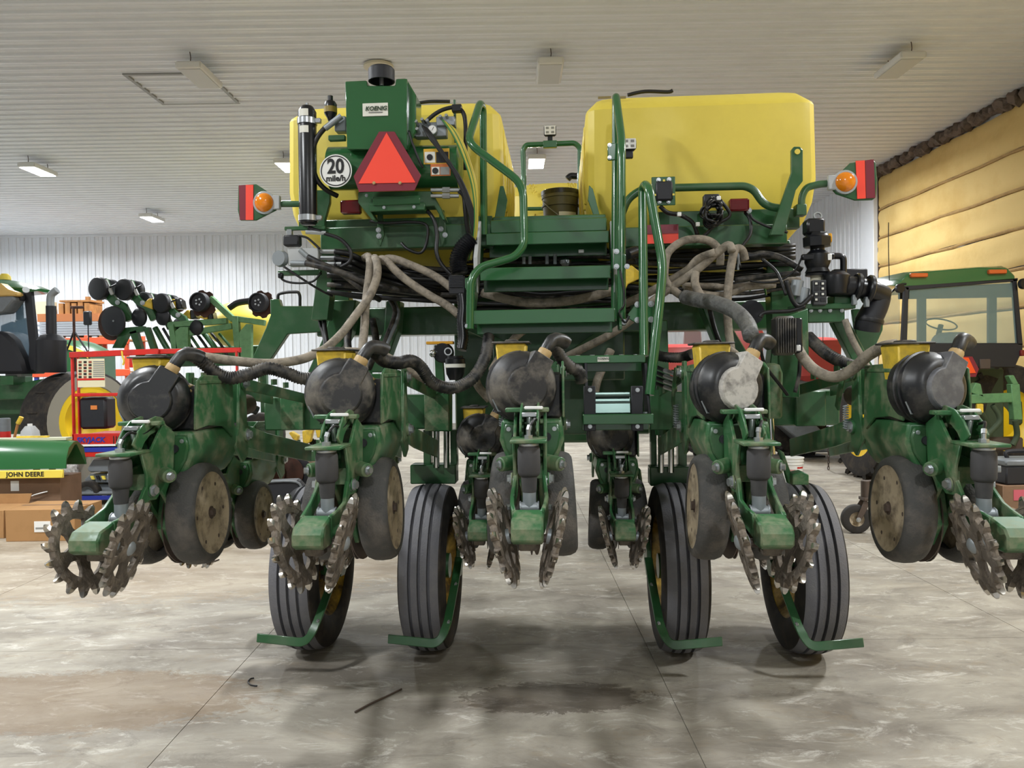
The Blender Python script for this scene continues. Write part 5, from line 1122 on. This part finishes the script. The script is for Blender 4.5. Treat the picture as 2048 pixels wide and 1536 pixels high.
WT('chrome_mirror_arm', t, [(66, 802, YT-.1), (68, 795, YT-.1), (74, 792, YT-.1)], .03, CHROME)
W_('belly_shade_box', t, -150, 830, 60, 868, YT+.9, .3, GREEN)  # added box standing in for the shadow under the tractor
bn = thing('workbench', 'low dark workbench behind the green hood panel', 'bench', (aw(30, 890, 10.2).x, 10.4, 0)); bx0, bx1, bzt = aw(-90, 890, 10.2).x, aw(75, 890, 10.2).x, aw(30, 887, 10.2).z
put('bench_top', MB().bb((bx0, 10.2, bzt-.04), (bx1, 10.7, bzt)), MUD, bn, .004)
for q_ in (bx0+.05, bx1-.1):
    for r_ in (10.25, 10.6): put('bench_leg', MB().bb((q_, r_, 0), (q_+.06, r_+.06, bzt-.04)), MUD, bn)
q_ = aw(56, 880, 10.3); jg = thing('jug', 'pale grey plastic jug standing on the dark workbench', 'jug', (q_.x, 10.35, bzt)); put('jug_body', MB().ring([rrect(q_.x-.1, q_.x+.1, 10.25, 10.45, .03, bzt), rrect(q_.x-.085, q_.x+.085, 10.26, 10.44, .03, bzt+.15), rrect(q_.x-.05, q_.x+.05, 10.3, 10.4, .03, bzt+.22)]), GREYL, jg); put('jug_cap', MB().cyl((q_.x, 10.35, bzt+.22), (q_.x, 10.35, bzt+.25), .03), WHITE, jg)
q_ = aw(0, 870, 10.3); tb_ = thing('tin', 'red and grey tin standing at the end of the dark workbench', 'tin', (q_.x, 10.4, bzt)); put('tin_body', MB().lathe((q_.x, 10.4, bzt), (0, 0, 1), [(0, .07), (.15, .07)], 20), RED, tb_); put('tin_top', MB().lathe((q_.x, 10.4, bzt), (0, 0, 1), [(.15, .071), (.32, .071), (.33, .06)], 20), GREYP, tb_)
q_ = aw(24, 870, 10.3); sc_ = thing('hand_tool', 'yellow handled tool leaning upright on the dark workbench', 'tool', (q_.x, 10.4, bzt)); put('tool_shaft', MB().cyl((q_.x-.05, 10.4, bzt), (q_.x+.02, 10.4, bzt+.26), .018, n=8), WOODM, sc_); put('tool_grip', MB().cyl((q_.x+.02, 10.4, bzt+.25), (q_.x+.07, 10.4, bzt+.34), .03, n=10), YELH, sc_)
# rusty stand and mirror
p = az(146, 800, 0); t = thing('pipe_stand', 'rusty steel pipe stand with black tarp straps near the orange rack', 'stand', (aw(147, 700, 15).x, 15, 0))
a, b = aw(147, 614, 15), aw(147, 900, 15); m = MB(); m.cyl((a.x, 15, 0), (a.x, 15, a.z), .025, n=10); put('stand_pole', m, RUST, t); W_('stand_head', t, 140, 612, 165, 617, 15, .05, RUST)
for e in (130, 180): WT('stand_brace', t, [(148, 662, 15.0), (e, 710, 15.0)], .018, BLKF, 6, False)
c = aw(173, 636, 15); t = thing('mirror_panel', 'small black mirror on a thin rod in front of the steel sheets', 'mirror', (c.x, 15.05, 0)); W_('mirror_head', t, 165, 622, 181, 650, 15, .08, BLKF, .02); m = MB(); m.cyl((c.x, 15.05, 0), (c.x, 15.05, c.z), .012, n=8); put('mirror_rod', m, BLKF, t)
# second green hood behind
t = thing('tractor', 'green tractor bonnet with yellow stripe below the orange rack', 'tractor', (aw(150, 700, 16).x, 16.5, 0)); m = MB(); L = []
for px, py in ((120, 678), (140, 684), (165, 696), (182, 709)):
    a = aw(px, py, 16); L.append([Vector((a.x, 16, .9)), Vector((a.x, 16, a.z-.04)), Vector((a.x, 16.1, a.z)), Vector((a.x, 17, a.z)), Vector((a.x, 17, .9))])
m.ring(L); put('bonnet', m, GREENC, t, .02); m = MB(); m.bar([aw(121, 690, 15.99), aw(142, 696, 15.99), aw(165, 706, 15.99), aw(180, 714, 15.99)], .01, .09, (0, 1, 0)); put('bonnet_stripe', m, YEL, t)
a = aw(150, 700, 16); 
for dx in (-.3, .2): wheel(t, (a.x+dx, 16.5, .45), (.2, -1, 0), .45, .3, RIMYC, name='front_wheel')
# ================================================================== orange pallet rack at the back wall
YR = 20.0; t = thing('pallet_rack', 'orange pallet rack standing along the white back wall', 'rack', (aw(160, 800, YR).x, YR+.5, 0))
for px in (70, 172, 252):
    a = aw(px, 700, YR); m = MB(); m.bb((a.x-.05, YR, 0), (a.x+.05, YR+.08, 2.6)); put('rack_post', m, ORANGE if px > 100 else BLUE, t, .01); m = MB(); m.bb((a.x-.05, YR+.9, 0), (a.x+.05, YR+.98, 2.6)); put('rack_post', m, ORANGE, t, .01)
xa, xb = aw(60, 700, YR).x, aw(260, 700, YR).x
for py in (682, 746):
    z = aw(180, py, YR).z; m = MB(); m.bb((xa, YR-.05, z-.09), (xb, YR, z+.09)); put('rack_beam', m, ORANGE, t, .01); m = MB(); m.bb((xa, YR, z+.0), (xb, YR+.98, z+.03)); put('rack_deck', m, WOODM, t)
zt = aw(180, 682, YR).z+.03
for px, w_ in ((226, 1), (245, 0)): 
    a = aw(px, 700, YR); 
W_('rack_label', t, 219, 672, 236, 677, YR-.06, .01, WHITE, 0)
xa2 = aw(70, 650, YR).x; xb2 = aw(200, 650, YR).x
for i in range(6):
    z = zt+.12+i*.062; single('steel_sheet', MB().bb((xa2+.05*(i % 2), YR+.1, z), (xb2-.06*(i % 3), YR+.85, z+.055)), STEELS, ('lowest', 'second lowest', 'third from the bottom', 'third from the top', 'second highest', 'topmost')[i]+' bundle of galvanised steel sheet on the orange rack', 'steel sheet', (xa2+.5, YR+.4, z), 'steel sheet bundles on the orange rack')
for k in range(3): xk = xa2+.2+.7*k; single('pallet_bearer', MB().bb((xk, YR+.1, zt+.0), (xk+.1, YR+.85, zt+.118)), WOODM, 'short wooden bearer under the steel sheet bundles', 'lumber', (xk, YR+.4, zt), 'bearers under the steel sheets')
zs = zt+.12+6*.062
o = single('timber_beam', MB().bb((xa2, YR+.1, zs), (xb2-.1, YR+.85, zs+.20)), mat('orange_brown_timber', '#a9683a', .7), 'long orange brown timber beam lying on the steel sheets', 'lumber', (xa2+.7, YR+.4, zs))
zs += .20
t = thing('crate', 'plywood sided crate standing on the timber beam', 'crate', (aw(85, 620, YR).x, YR+.4, zs)); a, b = wq(70, 602, 95, 628, YR+.15, .5); m = MB(); m.bb((a[0], YR+.15, zs), (b[0], YR+.6, b[2])); put('crate_body', m, mat('plywood', '#c9bd9f', .7), t, .01)
for i in range(5): 
    px = 115+i*13; a = aw(px, 620, YR); single('lumber_offcut', MB().bb((a.x-.06, YR+.15, zs), (a.x+.06, YR+.8, zs+.28+.02*(i % 2))), WOODM, ('first', 'second', 'third', 'fourth', 'fifth')[i]+' brown lumber offcut counted from the plywood crate', 'lumber', (a.x, YR+.4, zs), 'lumber offcuts on the rack')
a, b = aw(112, 612, YR), aw(176, 612, YR); single('lumber_board', MB().bb((a.x, YR+.15, zs+.31), (b.x, YR+.8, zs+.36)), WOODM, 'long brown board lying over the lumber offcuts', 'lumber', (a.x, YR+.4, zs+.31))
for px, py in ((167, 592), (190, 596)): a = aw(px, py, YR+.85); single('timber_post', MB().bb((a.x-.05, YR+1.02, 0), (a.x+.05, YR+1.12, a.z)), WOODM, 'upright brown timber post behind the rack load', 'lumber', (a.x, YR+1.07, 0), 'timber posts behind the rack')
# ================================================================== second planter, folded, behind the lift
YP = 13.6
t = thing('planter', 'folded older green planter with raised row units and black wheels', 'planter', (aw(400, 800, YP).x, YP+.5, 0))
def raised_unit(px, py, s, disc):
    k = s; y = YP+random.uniform(-.1, .3)
    WD('gauge_wheel', t, px, py, y, .205*k, BLKF, (-.35, -1, 0), [(-.09, .17*k), (-.08, .2*k), (0, .205*k), (.02, .19*k), (.03, .13*k), (.028, 0)]); WD('gauge_wheel', t, px+22*k, py+2, y+.3, .195*k, BLKF, (-.35, -1, 0), [(-.09, .17*k), (-.08, .19*k), (0, .195*k), (.02, .18*k), (.02, 0)])
    m = MB(); m.bar([aw(px+12*k, py-18*k, y+.12), aw(px+22*k, py+12*k, y+.12), aw(px+34*k, py+26*k, y+.12), aw(px+52*k, py+36*k, y+.12), aw(px+66*k, py+64*k, y+.12)], .10, .10*k+.04, (0, 1, 0)); put('unit_arm', m, GREEN, t, .01)
    m = MB(); m.bar([aw(px+16*k, py-17*k, y+.0), aw(px+30*k, py+12*k, y+.0)], .04, .05, (0, 1, 0)); put('unit_cylinder', m, GREYL, t)
    WT('unit_handle', t, [(px+24*k, py-2, y-.05), (px+38*k, py-9*k, y-.05)], .015, BLKF, 6, False)
    bolt(t, aw(px+40*k, py+28*k, y+.05), (0, -1, 0), .03, .02)
    if disc:
        WD('opener_disc', t, px+disc[0]-4, py+disc[1]+5, y+.12, .31, RUST, (-.3, -1, 0), [(0, .30), (.008, .30), (.008, 0)], 32); WD('disc_wheel', t, px+disc[0], py+disc[1], y, .265, BLKF, (-.3, -1, 0), [(0, .25), (.01, .265), (.03, .25), (.035, .18), (.03, 0)], 32)
        bolt(t, aw(px+disc[0], py+disc[1], y-.02), (-.3, -1, 0), .02, .02, ZINCM)
    WD('meter_drum', t, px+86*k, py+58*k, y+.1, .16*k, BLKF, (-.4, -1, 0), [(0, .16*k), (.05, .16*k), (.09, .11*k), (.1, 0)]); WP('unit_hopper', t, [(px+88*k, py+34*k), (px+102*k, py+20*k), (px+108*k, py+20*k), (px+110*k, py+42*k)], y+.1, .22, YELH, .01); WP('hopper_cap', t, [(px+108*k, py+19*k), (px+120*k, py+20*k), (px+124*k, py+40*k), (px+110*k, py+42*k)], y+.1, .22, BLKM, .02)
raised_unit(195, 577, 1.0, (33, 65)); raised_unit(247, 579, .95, None); raised_unit(287, 603, .85, None); raised_unit(322, 606, .85, None)
for px, py, r in ((398, 604, .2), (516, 605, .2)):
    m = MB(); c = aw(px+5, py+3, YP); pts = []
    for i in range(40): rr = (.245 if (i % 5) in (0, 1, 2) else .215); a = 2*math.pi*i/40; pts.append((c.x+rr*math.cos(a), c.z+rr*math.sin(a)))
    m.prism(pts, YP+.08, YP+.09, 'y'); put('wavy_coulter', m, RUST, t); WD('coulter_drum', t, px, py, YP-.02, .17, BLKF, (-.2, -1, 0), [(-.08, .17), (.04, .17), (.045, .15), (.0, .14), (-.01, 0)]); 
    for k in range(5): a = k*1.257; bolt(t, aw(px, py, YP)+Vector((.05*math.cos(a), -.02, .05*math.sin(a))), r=.012)
WD('opener_disc', t, 360, 610, YP+.4, .13, RUST, (-.3, -1, 0))
for pts in ([(337, 650), (455, 642)], [(345, 672), (465, 652)], [(421, 596), (468, 640)], [(475, 638), (530, 646)]): m = MB(); m.bar([aw(a, b, YP+.1) for a, b in pts], .12, .10, (0, 1, 0)); put('frame_rail', m, GREENF, t, .008)
for pts in ([(336, 652), (346, 648), (356, 705), (344, 708)], [(350, 662), (360, 654), (376, 654), (376, 708), (352, 708)], [(463, 632), (475, 632), (482, 720), (470, 720)], [(478, 665), (492, 648), (502, 648), (502, 720), (478, 720)], [(240, 656), (286, 652), (290, 662), (262, 668), (232, 672)], [(258, 664), (272, 660), (284, 700), (274, 704)], [(286, 656), (296, 654), (312, 700), (302, 704)], [(236, 672), (256, 668), (242, 696), (224, 696)]): WP('frame_plate', t, pts, YP, .12, GREENF if pts[0][0] > 330 else GREEN)
for i in range(9): WT('seed_tube', t, [(310+i*16, 655+i*1.5, YP+.3), (330+i*16, 690, YP+.28), (345+i*16, 715, YP+.3)], .025 if i % 3 else .05, CABLE if i % 2 else GREEN, 6)
WP('lower_toolbar', t, [(270, 700), (520, 690), (520, 730), (270, 735)], YP+.5, .3, GREEN, .02)
c = aw(490, 650, YP+1.2); m = MB(); m.sph(c, .75, 20, (1.0, .8, .62)); put('yellow_tank', m, YEL, t, sharp=None); m = MB(); m.tube([aw(458, 616, YP+.5), aw(475, 606, YP+.5), aw(500, 602, YP+.5)], .06, 8); put('tank_lid_arm', m, BLKM, t)
for px in (300, 420, 520): a = aw(px, 700, YP+.6); wheel(t, (a.x, YP+.6, .42), (.15, -1, 0), .42, .28, RIMYC, name='support_wheel'); m = MB(); m.bb((a.x-.06, YP+.75, .4), (a.x+.06, YP+.87, aw(px, 710, YP+.6).z)); put('wheel_strut', m, GREEN, t)
c = aw(575, 720, 9.0)
# ================================================================== coulter bar with yellow cups, between row units
YQ = 10.6; c = aw(560, 915, YQ); t = thing('coulter_bar', 'green coulter bar with yellow cups and rusty discs on the floor', 'implement', (c.x, YQ+.2, 0))
W_('bar', t, 470, 905, 640, 922, YQ+.1, .15, GREEN)
for px, r, mt in ((543, .20, RUST), (580, .20, RUST), (600, .19, BLKF)): a = aw(px, 930, YQ); WD('disc', t, px, 0, YQ, r, mt) if 0 else put('disc', MB().lathe((a.x, YQ+.05, r), (-.3, -1, 0), [(0, r), (.01, r), (.03, r*.3), (.03, 0)], 28), mt, t); m = MB(); m.bb((a.x-.03, YQ+.08, r), (a.x+.03, YQ+.14, aw(px, 905, YQ).z)); put('disc_leg', m, GREEN, t)
for pts in ([(577, 866), (582, 863), (596, 872), (594, 882), (586, 879)], [(604, 862), (626, 858), (620, 884), (606, 892)], [(628, 848), (650, 846), (644, 874), (634, 876)]): WP('yellow_cup', t, pts, YQ, .12, YELH, .01)
for px in (596, 634): m = MB(); a = aw(px, 880, YQ+.1); m.bb((a.x-.02, YQ+.12, aw(px, 906, YQ).z), (a.x+.02, YQ+.16, a.z)); put('cup_post', m, GREEN, t)
for i in range(5): WT('seed_tube', t, [(610+i*5, 872+i*2, YQ+.15), (622+i*5, 888, YQ+.15), (630+i*5, 905, YQ+.15)], .015, CABLE, 6)
# planks, seat, caster and wires on the floor
for i, (px0, px1, py) in enumerate(((440, 640, 926), (440, 640, 934), (440, 640, 943), (445, 650, 956), (430, 640, 968))):
    a = az(px0, py); b = az(px1, py); single('wood_plank', MB().bb((a.x, a.y, 0), (b.x, a.y+.22, .06+.02*(i % 2))), mat('grey_plank', '#8d7f6c', .85, dirt='#5d5245', amt=.7, scale=5), ('farthest', 'second farthest', 'middle', 'second nearest', 'nearest')[i]+' weathered plank of the row lying behind the black seat shell', 'plank', ((a.x+b.x)/2, a.y+.1, 0), 'planks on the floor behind the row units')
p = az(560, 1015); t = thing('seat_shell', 'black plastic seat shell lying on the floor behind the spiked wheels', 'seat', (p.x, p.y+.2, 0))
def ssec(y, k, z1): 
    w_ = .30*k; return [Vector((p.x-w_, y, .0)), Vector((p.x-w_*.92, y, z1*.55)), Vector((p.x-w_*.7, y, z1*.96)), Vector((p.x+w_*.7, y, z1)), Vector((p.x+w_*.95, y, z1*.5)), Vector((p.x+w_, y, 0))]
m = MB(); m.ring([ssec(p.y, 1, .30), ssec(p.y+.1, 1.05, .33), ssec(p.y+.4, .9, .22)]); put('shell', m, BLKF, t, .02, sharp=50); m = MB(); m.tube([Vector((p.x-.27, p.y-.01, .17)), Vector((p.x-.2, p.y-.01, .29)), Vector((p.x+.2, p.y-.01, .30)), Vector((p.x+.27, p.y-.01, .16))], .014, 8); put('piping', m, GREYP, t)
p = az(452, 1086); t = thing('caster_wheel', 'beige caster wheel with black tyre standing near the gauge wheel', 'wheel', (p.x, p.y, 0)); wheel(t, (p.x, p.y, .13), (.9, -.45, 0), .13, .11, CARD, .6, name='caster', rmat=mat('beige_tread', '#a89877', .7)); m = MB(); m.cyl((p.x-.12, p.y+.06, .13), (p.x-.02, p.y, .13), .05, n=12); put('caster_hub', m, MUD, t)
for i, pts in enumerate(([(445, 1002), (470, 990), (490, 1005), (510, 998), (530, 1002)], [(448, 1030), (480, 1038), (500, 1022), (520, 1030)], [(455, 1012), (475, 1022), (500, 1014), (515, 1020)])):
    q = [az(a, b, .012) for a, b in pts]; single('loose_wire', MB().tube(q, .010, 6, 5), CABLE, 'loose black wire curling over the floor by the planks', 'wire', tuple(q[0]), 'loose wires by the planks', sharp=None)
for i, (px, py, w_, h_) in enumerate(((515, 990, .10, .07), (495, 1052, .30, .05), (545, 1052, .24, .06))):
    a = az(px, py); single('scrap_block', MB().bb((a.x-w_/2, a.y, 0), (a.x+w_/2, a.y+.15, h_)), MUD if i else BLKF, 'small dark scrap block on the floor among the loose wires', 'scrap', (a.x, a.y, 0), 'scrap blocks on the floor', bevel=.008)
# ================================================================== tractor on the right
YT2 = 10.0; t = thing('tractor', 'green roofed tractor with glass cab and orange roof lamps beside the yellow wall', 'tractor', (aw(1920, 900, YT2).x, YT2+1.5, 0))
m = MB(); L = []
for dy, e, dz in ((0, 0, 0), (.1, -3, .02), (1.4, -3, .04), (1.6, 2, 0)):
    q = [aw(a, b, YT2) for a, b in ((1790+e, 572), (1815, 549-abs(e)), (1870, 542), (1960, 535), (2014, 536-abs(e)), (2030-e, 552), (2030-e, 560), (1800, 574))]; L.append([Vector((p.x, YT2+dy, p.z+dz)) for p in q])
m.ring(L); put('cab_roof', m, GREENC, t, .01)
for px0, px1, py in ((1823, 1857, 550), (1979, 2015, 543)): W_('roof_lamp', t, px0, py-4, px1, py+4, YT2-.05, .07, mat('orange_lens', '#c8602a', .3), .01)
WP('rear_frame', t, [(1808, 572), (2036, 556), (2036, 562), (1814, 580)], YT2, .06, BLKF); WP('rear_frame', t, [(1810, 574), (1818, 574), (1814, 690), (1804, 690)], YT2, .06, BLKF); WP('rear_frame', t, [(2026, 558), (2034, 558), (2046, 690), (2036, 690)], YT2, .06, BLKF); WP('rear_frame', t, [(1804, 686), (2046, 686), (2046, 700), (2030, 735), (1830, 735), (1804, 715)], YT2, .10, BLKF, .01)
WP('rear_glass', t, [(1820, 570), (2026, 562), (2036, 688), (1814, 690)], YT2+.02, .015, GLASS, 0)
def sideglass(px): 
    a, b = aw(1806, 575, YT2), aw(1806, 690, YT2); m = MB(); m.bb((a.x-.01, YT2+.1, b.z), (a.x+.01, YT2+1.4, a.z)); return m
put('side_glass', sideglass(0), GLASS, t)
for px in (1845, 1986): WP('front_pillar', t, [(px-8, 580), (px+8, 580), (px+8, 688), (px-8, 688)], YT2+1.45, .06, BLKF)
WP('front_header', t, [(1800, 576), (2030, 566), (2030, 594), (1800, 598)], YT2+1.45, .06, BLKF)
m = MB(); c = aw(1882, 650, YT2+1.0); m.lathe(c, (0, -.5, 1), [(0, .2), (.012, .212), (.024, .2), (.012, .188), (0, .2)], 32, cap=False); put('steering_wheel', m, BLKF, t, sharp=80); m = MB(); m.cyl(c, c+Vector((0, .2, -.4)), .035, n=10); put('steering_column', m, BLKF, t)
WP('cab_seat', t, [(1880, 692), (1886, 672), (1900, 664), (1935, 664), (1944, 675), (1946, 692)], YT2+.55, .3, GREYP, .03)
WD('side_mirror', t, 1797, 577, YT2-.05, .06, BLKM, (.2, -1, 0)); WD('side_mirror', t, 2044, 568, YT2-.05, .07, BLKM, (.2, -1, 0)); WT('mirror_bar', t, [(1782, 585, YT2), (1800, 570, YT2), (1812, 568, YT2)], .014, BLKM)
W_('rear_lamp', t, 2042, 700, 2052, 712, YT2-.03, .05, REDL, .01); W_('hitch_latch', t, 1960, 718, 1982, 738, YT2-.02, .04, MUD, .01)
WP('slow_triangle', t, [(1905, 713), (1945, 713), (1958, 738), (1952, 754), (1890, 754), (1885, 738)], YT2-.03, .01, REDD, .002); WP('triangle_centre', t, [(1912, 715), (1937, 715), (1952, 746), (1898, 748)], YT2-.04, .01, mat('orange_fluorescent', '#f0531a', .5), 0)
W_('rear_housing', t, 1830, 738, 2010, 900, YT2+.5, .9, mat('dull_green', '#3c4a34', .7), .03); WP('axle_housing', t, [(1760, 820), (1850, 790), (2048, 790), (2048, 850), (1850, 870), (1760, 880)], YT2+.7, .3, mat('dull_green', '#3c4a34', .7), .03)
for pts in ([(1920, 790), (2025, 786), (2025, 805), (1925, 808)], [(2022, 768), (2040, 768), (2046, 840), (2028, 840)], [(1942, 785), (1952, 765), (1962, 768), (1968, 795)], [(2018, 752), (2028, 750), (2038, 768), (2026, 770)]): WP('hitch_frame', t, pts, YT2-.35, .10, GREENF, .008)
for pts in ([(1950, 790, YT2-.3), (1960, 820, YT2-.3), (1975, 850, YT2-.2), (1970, 880, YT2-.2)], [(1985, 810, YT2-.3), (2000, 840, YT2-.3), (1975, 870, YT2-.3), (1965, 890, YT2-.3)], [(2030, 840, YT2-.35), (2034, 870, YT2-.3), (2025, 890, YT2-.3)]): WT('hitch_link', t, pts, .035, mat('dull_green', '#3c4a34'), 8)
W_('yellow_bracket', t, 1955, 808, 1968, 826, YT2-.38, .05, YELH, .01); WP('drawbar', t, [(1900, 880), (2048, 875), (2048, 900), (1900, 905)], YT2-.2, .2, MUD, .02)
a = aw(1735, 900, YT2); wheel(t, (a.x+.37, YT2+.75, .70), (-1, -.06, 0), .70, .42, RIMYC, .58, 18, name='rear_wheel')
a = aw(2050, 900, YT2); wheel(t, (a.x+.15, YT2+.75, .78), (.2, -1, 0), .78, .42, RIMYC, .55, 18, name='rear_wheel')
a = aw(1712, 900, YT2+2.5); wheel(t, (a.x+.30, YT2+3, .48), (-1, -.1, 0), .48, .3, RIMYC, .5, 14, name='front_wheel')
WT('whip_antenna', t, [(1777, 445, YT2+.3), (1777, 500, YT2+.3), (1779, 575, YT2+.3)], .006, BLKM, 5)
# ================================================================== red cart behind the planter
YC2 = 13.0; c = aw(1520, 900, YC2); t = thing('seed_cart', 'red and grey seed cart with rounded red tanks and black tyres', 'cart', (c.x, YC2+.6, 0))
def rtank(px0, py0, px1, py1, d): 
    a, b = aw(px0, py0, YC2), aw(px1, py1, YC2); x0, x1, z1, z0 = a.x, b.x, a.z, b.z; m = MB(); L = []
    for z, i in ((z0, .12), (z0+.12, .02), (z1-.16, .0), (z1-.06, .03), (z1-.015, .09), (z1, .2)): L.append(rrect(x0+i, x1-i, YC2+i, YC2+d-i, .06, z))
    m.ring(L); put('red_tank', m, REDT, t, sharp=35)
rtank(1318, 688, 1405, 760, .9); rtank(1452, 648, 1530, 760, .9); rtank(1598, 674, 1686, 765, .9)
W_('cart_frame', t, 1300, 765, 1700, 790, YC2+.1, .8, GREYP, .02); W_('grey_vent', t, 1366, 655, 1404, 700, YC2+1.0, .3, mat('vent_grey', '#8c8f90', .5), .02)
WP('grey_chute', t, [(1562, 795), (1578, 795), (1662, 880), (1668, 905), (1630, 905), (1560, 850)], YC2-.2, .6, GREYP, .02); W_('yellow_mark', t, 1563, 826, 1572, 832, YC2-.21, .01, YEL, 0)
for px in (1590, 1420): a = aw(px, 880, YC2+.4); wheel(t, (a.x, YC2+.5, .55), (.25, -1, 0), .55, .5, GREYP, .5, 20, name='cart_wheel')
a = aw(1632, 900, YC2); m = MB(); m.bb((a.x-.06, YC2+.2, .02), (a.x+.06, YC2+.32, aw(1632, 880, YC2).z)); put('jack_stand', m, BLKF, t); m = MB(); m.bb((a.x-.2, YC2+.1, 0), (a.x+.2, YC2+.4, .03)); put('jack_foot', m, BLKF, t)
WT('whip', t, [(1645, 600, YC2), (1646, 700, YC2)], .006, BLKM, 5)
p = az(1657, 940); ch = thing('chain', 'hanging steel chain reaching the floor behind the white bucket', 'chain', (p.x, p.y, 0))
for i in range(14):
    z = .03+i*.045; m = MB(); ax = (1, 0, 0) if i % 2 else (0, 1, 0); u = Vector((0, 1, 0)) if i % 2 else Vector((1, 0, 0)); q = [Vector((p.x, p.y, z))+u*(.013*math.cos(a))+Vector((0, 0, .03*math.sin(a))) for a in [k*math.pi/5 for k in range(11)]]; m.tube(q, .006, 5, 1, smooth=False); put('chain_link', m, MUD, ch)
# ================================================================== bucket, dolly wheel, clutter, debris
p = az(1586, 965); t = thing('bucket', 'white plastic bucket with red label on the floor behind the planter wheel', 'bucket', (p.x, p.y, 0)); b_ = Vector((p.x, p.y, 0))
m = MB(); m.lathe(b_, (0, 0, 1), [(0, .115), (.25, .13), (.252, .14), (.262, .14), (.264, .132), (.29, .133), (.292, .142), (.302, .142), (.304, .134), (.33, .136), (.332, .145), (.345, .145), (.345, .135), (.02, .11)], 32, cap=False); m.lathe(b_, (0, 0, 1), [(0, 0), (0, .115)], 32, cap=False); put('bucket_body', m, WHITE, t)
def arcpatch(r0, r1, z0, z1, a0, a1):
    ar = [math.radians(a0+(a1-a0)*i/8) for i in range(9)]; m = MB(); m.add([(b_.x+r*math.cos(a), b_.y+r*math.sin(a), z) for r, z in ((r0, z0), (r1, z1)) for a in ar], [(i, i+1, i+10, i+9) for i in range(8)]); return m
put('red_label', arcpatch(.1275, .1285, .20, .225, -85, -30), RED, t); put('print_block', arcpatch(.121, .127, .08, .19, -130, -95), mat('pink_print', '#c99a94', .6), t)
p = az(1712, 1066); t = thing('dolly_wheel', 'small caster dolly wheel on a brown steel arm behind the gauge wheel', 'wheel', (p.x, p.y, 0)); wheel(t, (p.x, p.y, .135), (-.1, -1, 0), .135, .075, RIMB, .5, name='dolly', rmat=mat('dark_tyre', '#2c2927', .7))
c = Vector((p.x, p.y, .135)); m = MB(); m.bar([c+Vector((0, -.05, 0)), c+Vector((.05, -.05, .10)), c+Vector((.09, -.04, .17))], .012, .055, (0, 1, 0)); put('fork', m, MUD, t, .003); m = MB(); m.bar([c+Vector((0, .05, 0)), c+Vector((.05, .05, .10)), c+Vector((.09, .04, .17))], .012, .055, (0, 1, 0)); put('fork', m, MUD, t, .003)
m = MB(); m.box(c+Vector((.10, 0, .19)), (.10, .12, .03)); put('fork_crown', m, MUD, t, .004); m = MB(); m.cyl(c+Vector((.09, 0, .2)), c+Vector((.09, 0, .36)), .04, n=16); put('swivel', m, MUD, t, .004); m = MB(); m.bb(c+Vector((.12, -.04, .26)), c+Vector((.75, .04, .36))); put('arm', m, MUD, t, .006)
bolt(t, c+Vector((0, -.055, 0)), (0, -1, 0), .016, .015); bolt(t, c+Vector((.2, -.04, .335)), (0, -1, 0), .012, .01); bolt(t, c+Vector((.2, -.04, .285)), (0, -1, 0), .012, .01)
m = MB(); q = c+Vector((.72, .05, 0)); m.bb((q.x, q.y-.05, 0), (q.x+.06, q.y+.05, .5)); put('arm_leg', m, MUD, t, .006)
p = az(2010, 1060); a = p; t = thing('cardboard_box', 'brown carton with pink print on the floor by the last row unit', 'carton', (p.x+.25, p.y+.2, 0)); m = MB(); m.bb((p.x-.02, p.y, 0), (p.x+.55, p.y+.4, .42)); put('box_body', m, CARDD, t, .004); m = MB(); m.bb((p.x+.08, p.y-.004, .28), (p.x+.26, p.y, .38)); put('pink_print', m, mat('pink_label', '#c05a68', .6), t)
t = thing('toolbox', 'black toolbox with grey handle standing on the brown carton', 'toolbox', (p.x+.3, p.y+.2, .42)); m = MB(); m.bb((p.x+.03, p.y+.03, .42), (p.x+.5, p.y+.35, .60)); put('case', m, BLKF, t, .015); m = MB(); m.bb((p.x+.02, p.y+.02, .60), (p.x+.51, p.y+.36, .66)); put('case_lid', m, GREYP, t, .015); m = MB(); m.tube([Vector((p.x+.15, p.y+.2, .66)), Vector((p.x+.15, p.y+.2, .72)), Vector((p.x+.38, p.y+.2, .72)), Vector((p.x+.38, p.y+.2, .66))], .02, 8); put('case_handle', m, BLKF, t)
t = thing('tub', 'pale plastic tub standing left of the brown carton', 'tub', (p.x-.10, p.y+.1, 0)); m = MB(); m.lathe((p.x-.12, p.y+.15, 0), (0, 0, 1), [(0, .07), (.45, .085), (.455, .092), (.47, .092)], 20); put('tub_body', m, mat('pale_tub', '#b5ad93', .6), t)
q = [az(a, b, .006) for a, b in ((508, 1356), (500, 1358), (496, 1364), (502, 1370), (514, 1372))]; single('bent_wire', MB().tube(q, .004, 6, 5), CABLE, 'short bent black wire lying on the bare concrete', 'wire', tuple(q[0]), sharp=None)
q = [az(a, b, .006) for a, b in ((710, 1424), (740, 1408), (770, 1394), (803, 1378))]; single('thin_stick', MB().tube(q, .005, 6, 3), MUD, 'long thin dark stick lying on the concrete', 'stick', tuple(q[0]), sharp=None)
q = [az(a, b, .006) for a, b in ((404, 1134), (420, 1126), (438, 1119))]; single('twig', MB().tube(q, .006, 6, 3), MUD, 'short dark twig on the floor near the left gauge wheel', 'twig', tuple(q[0]), sharp=None)
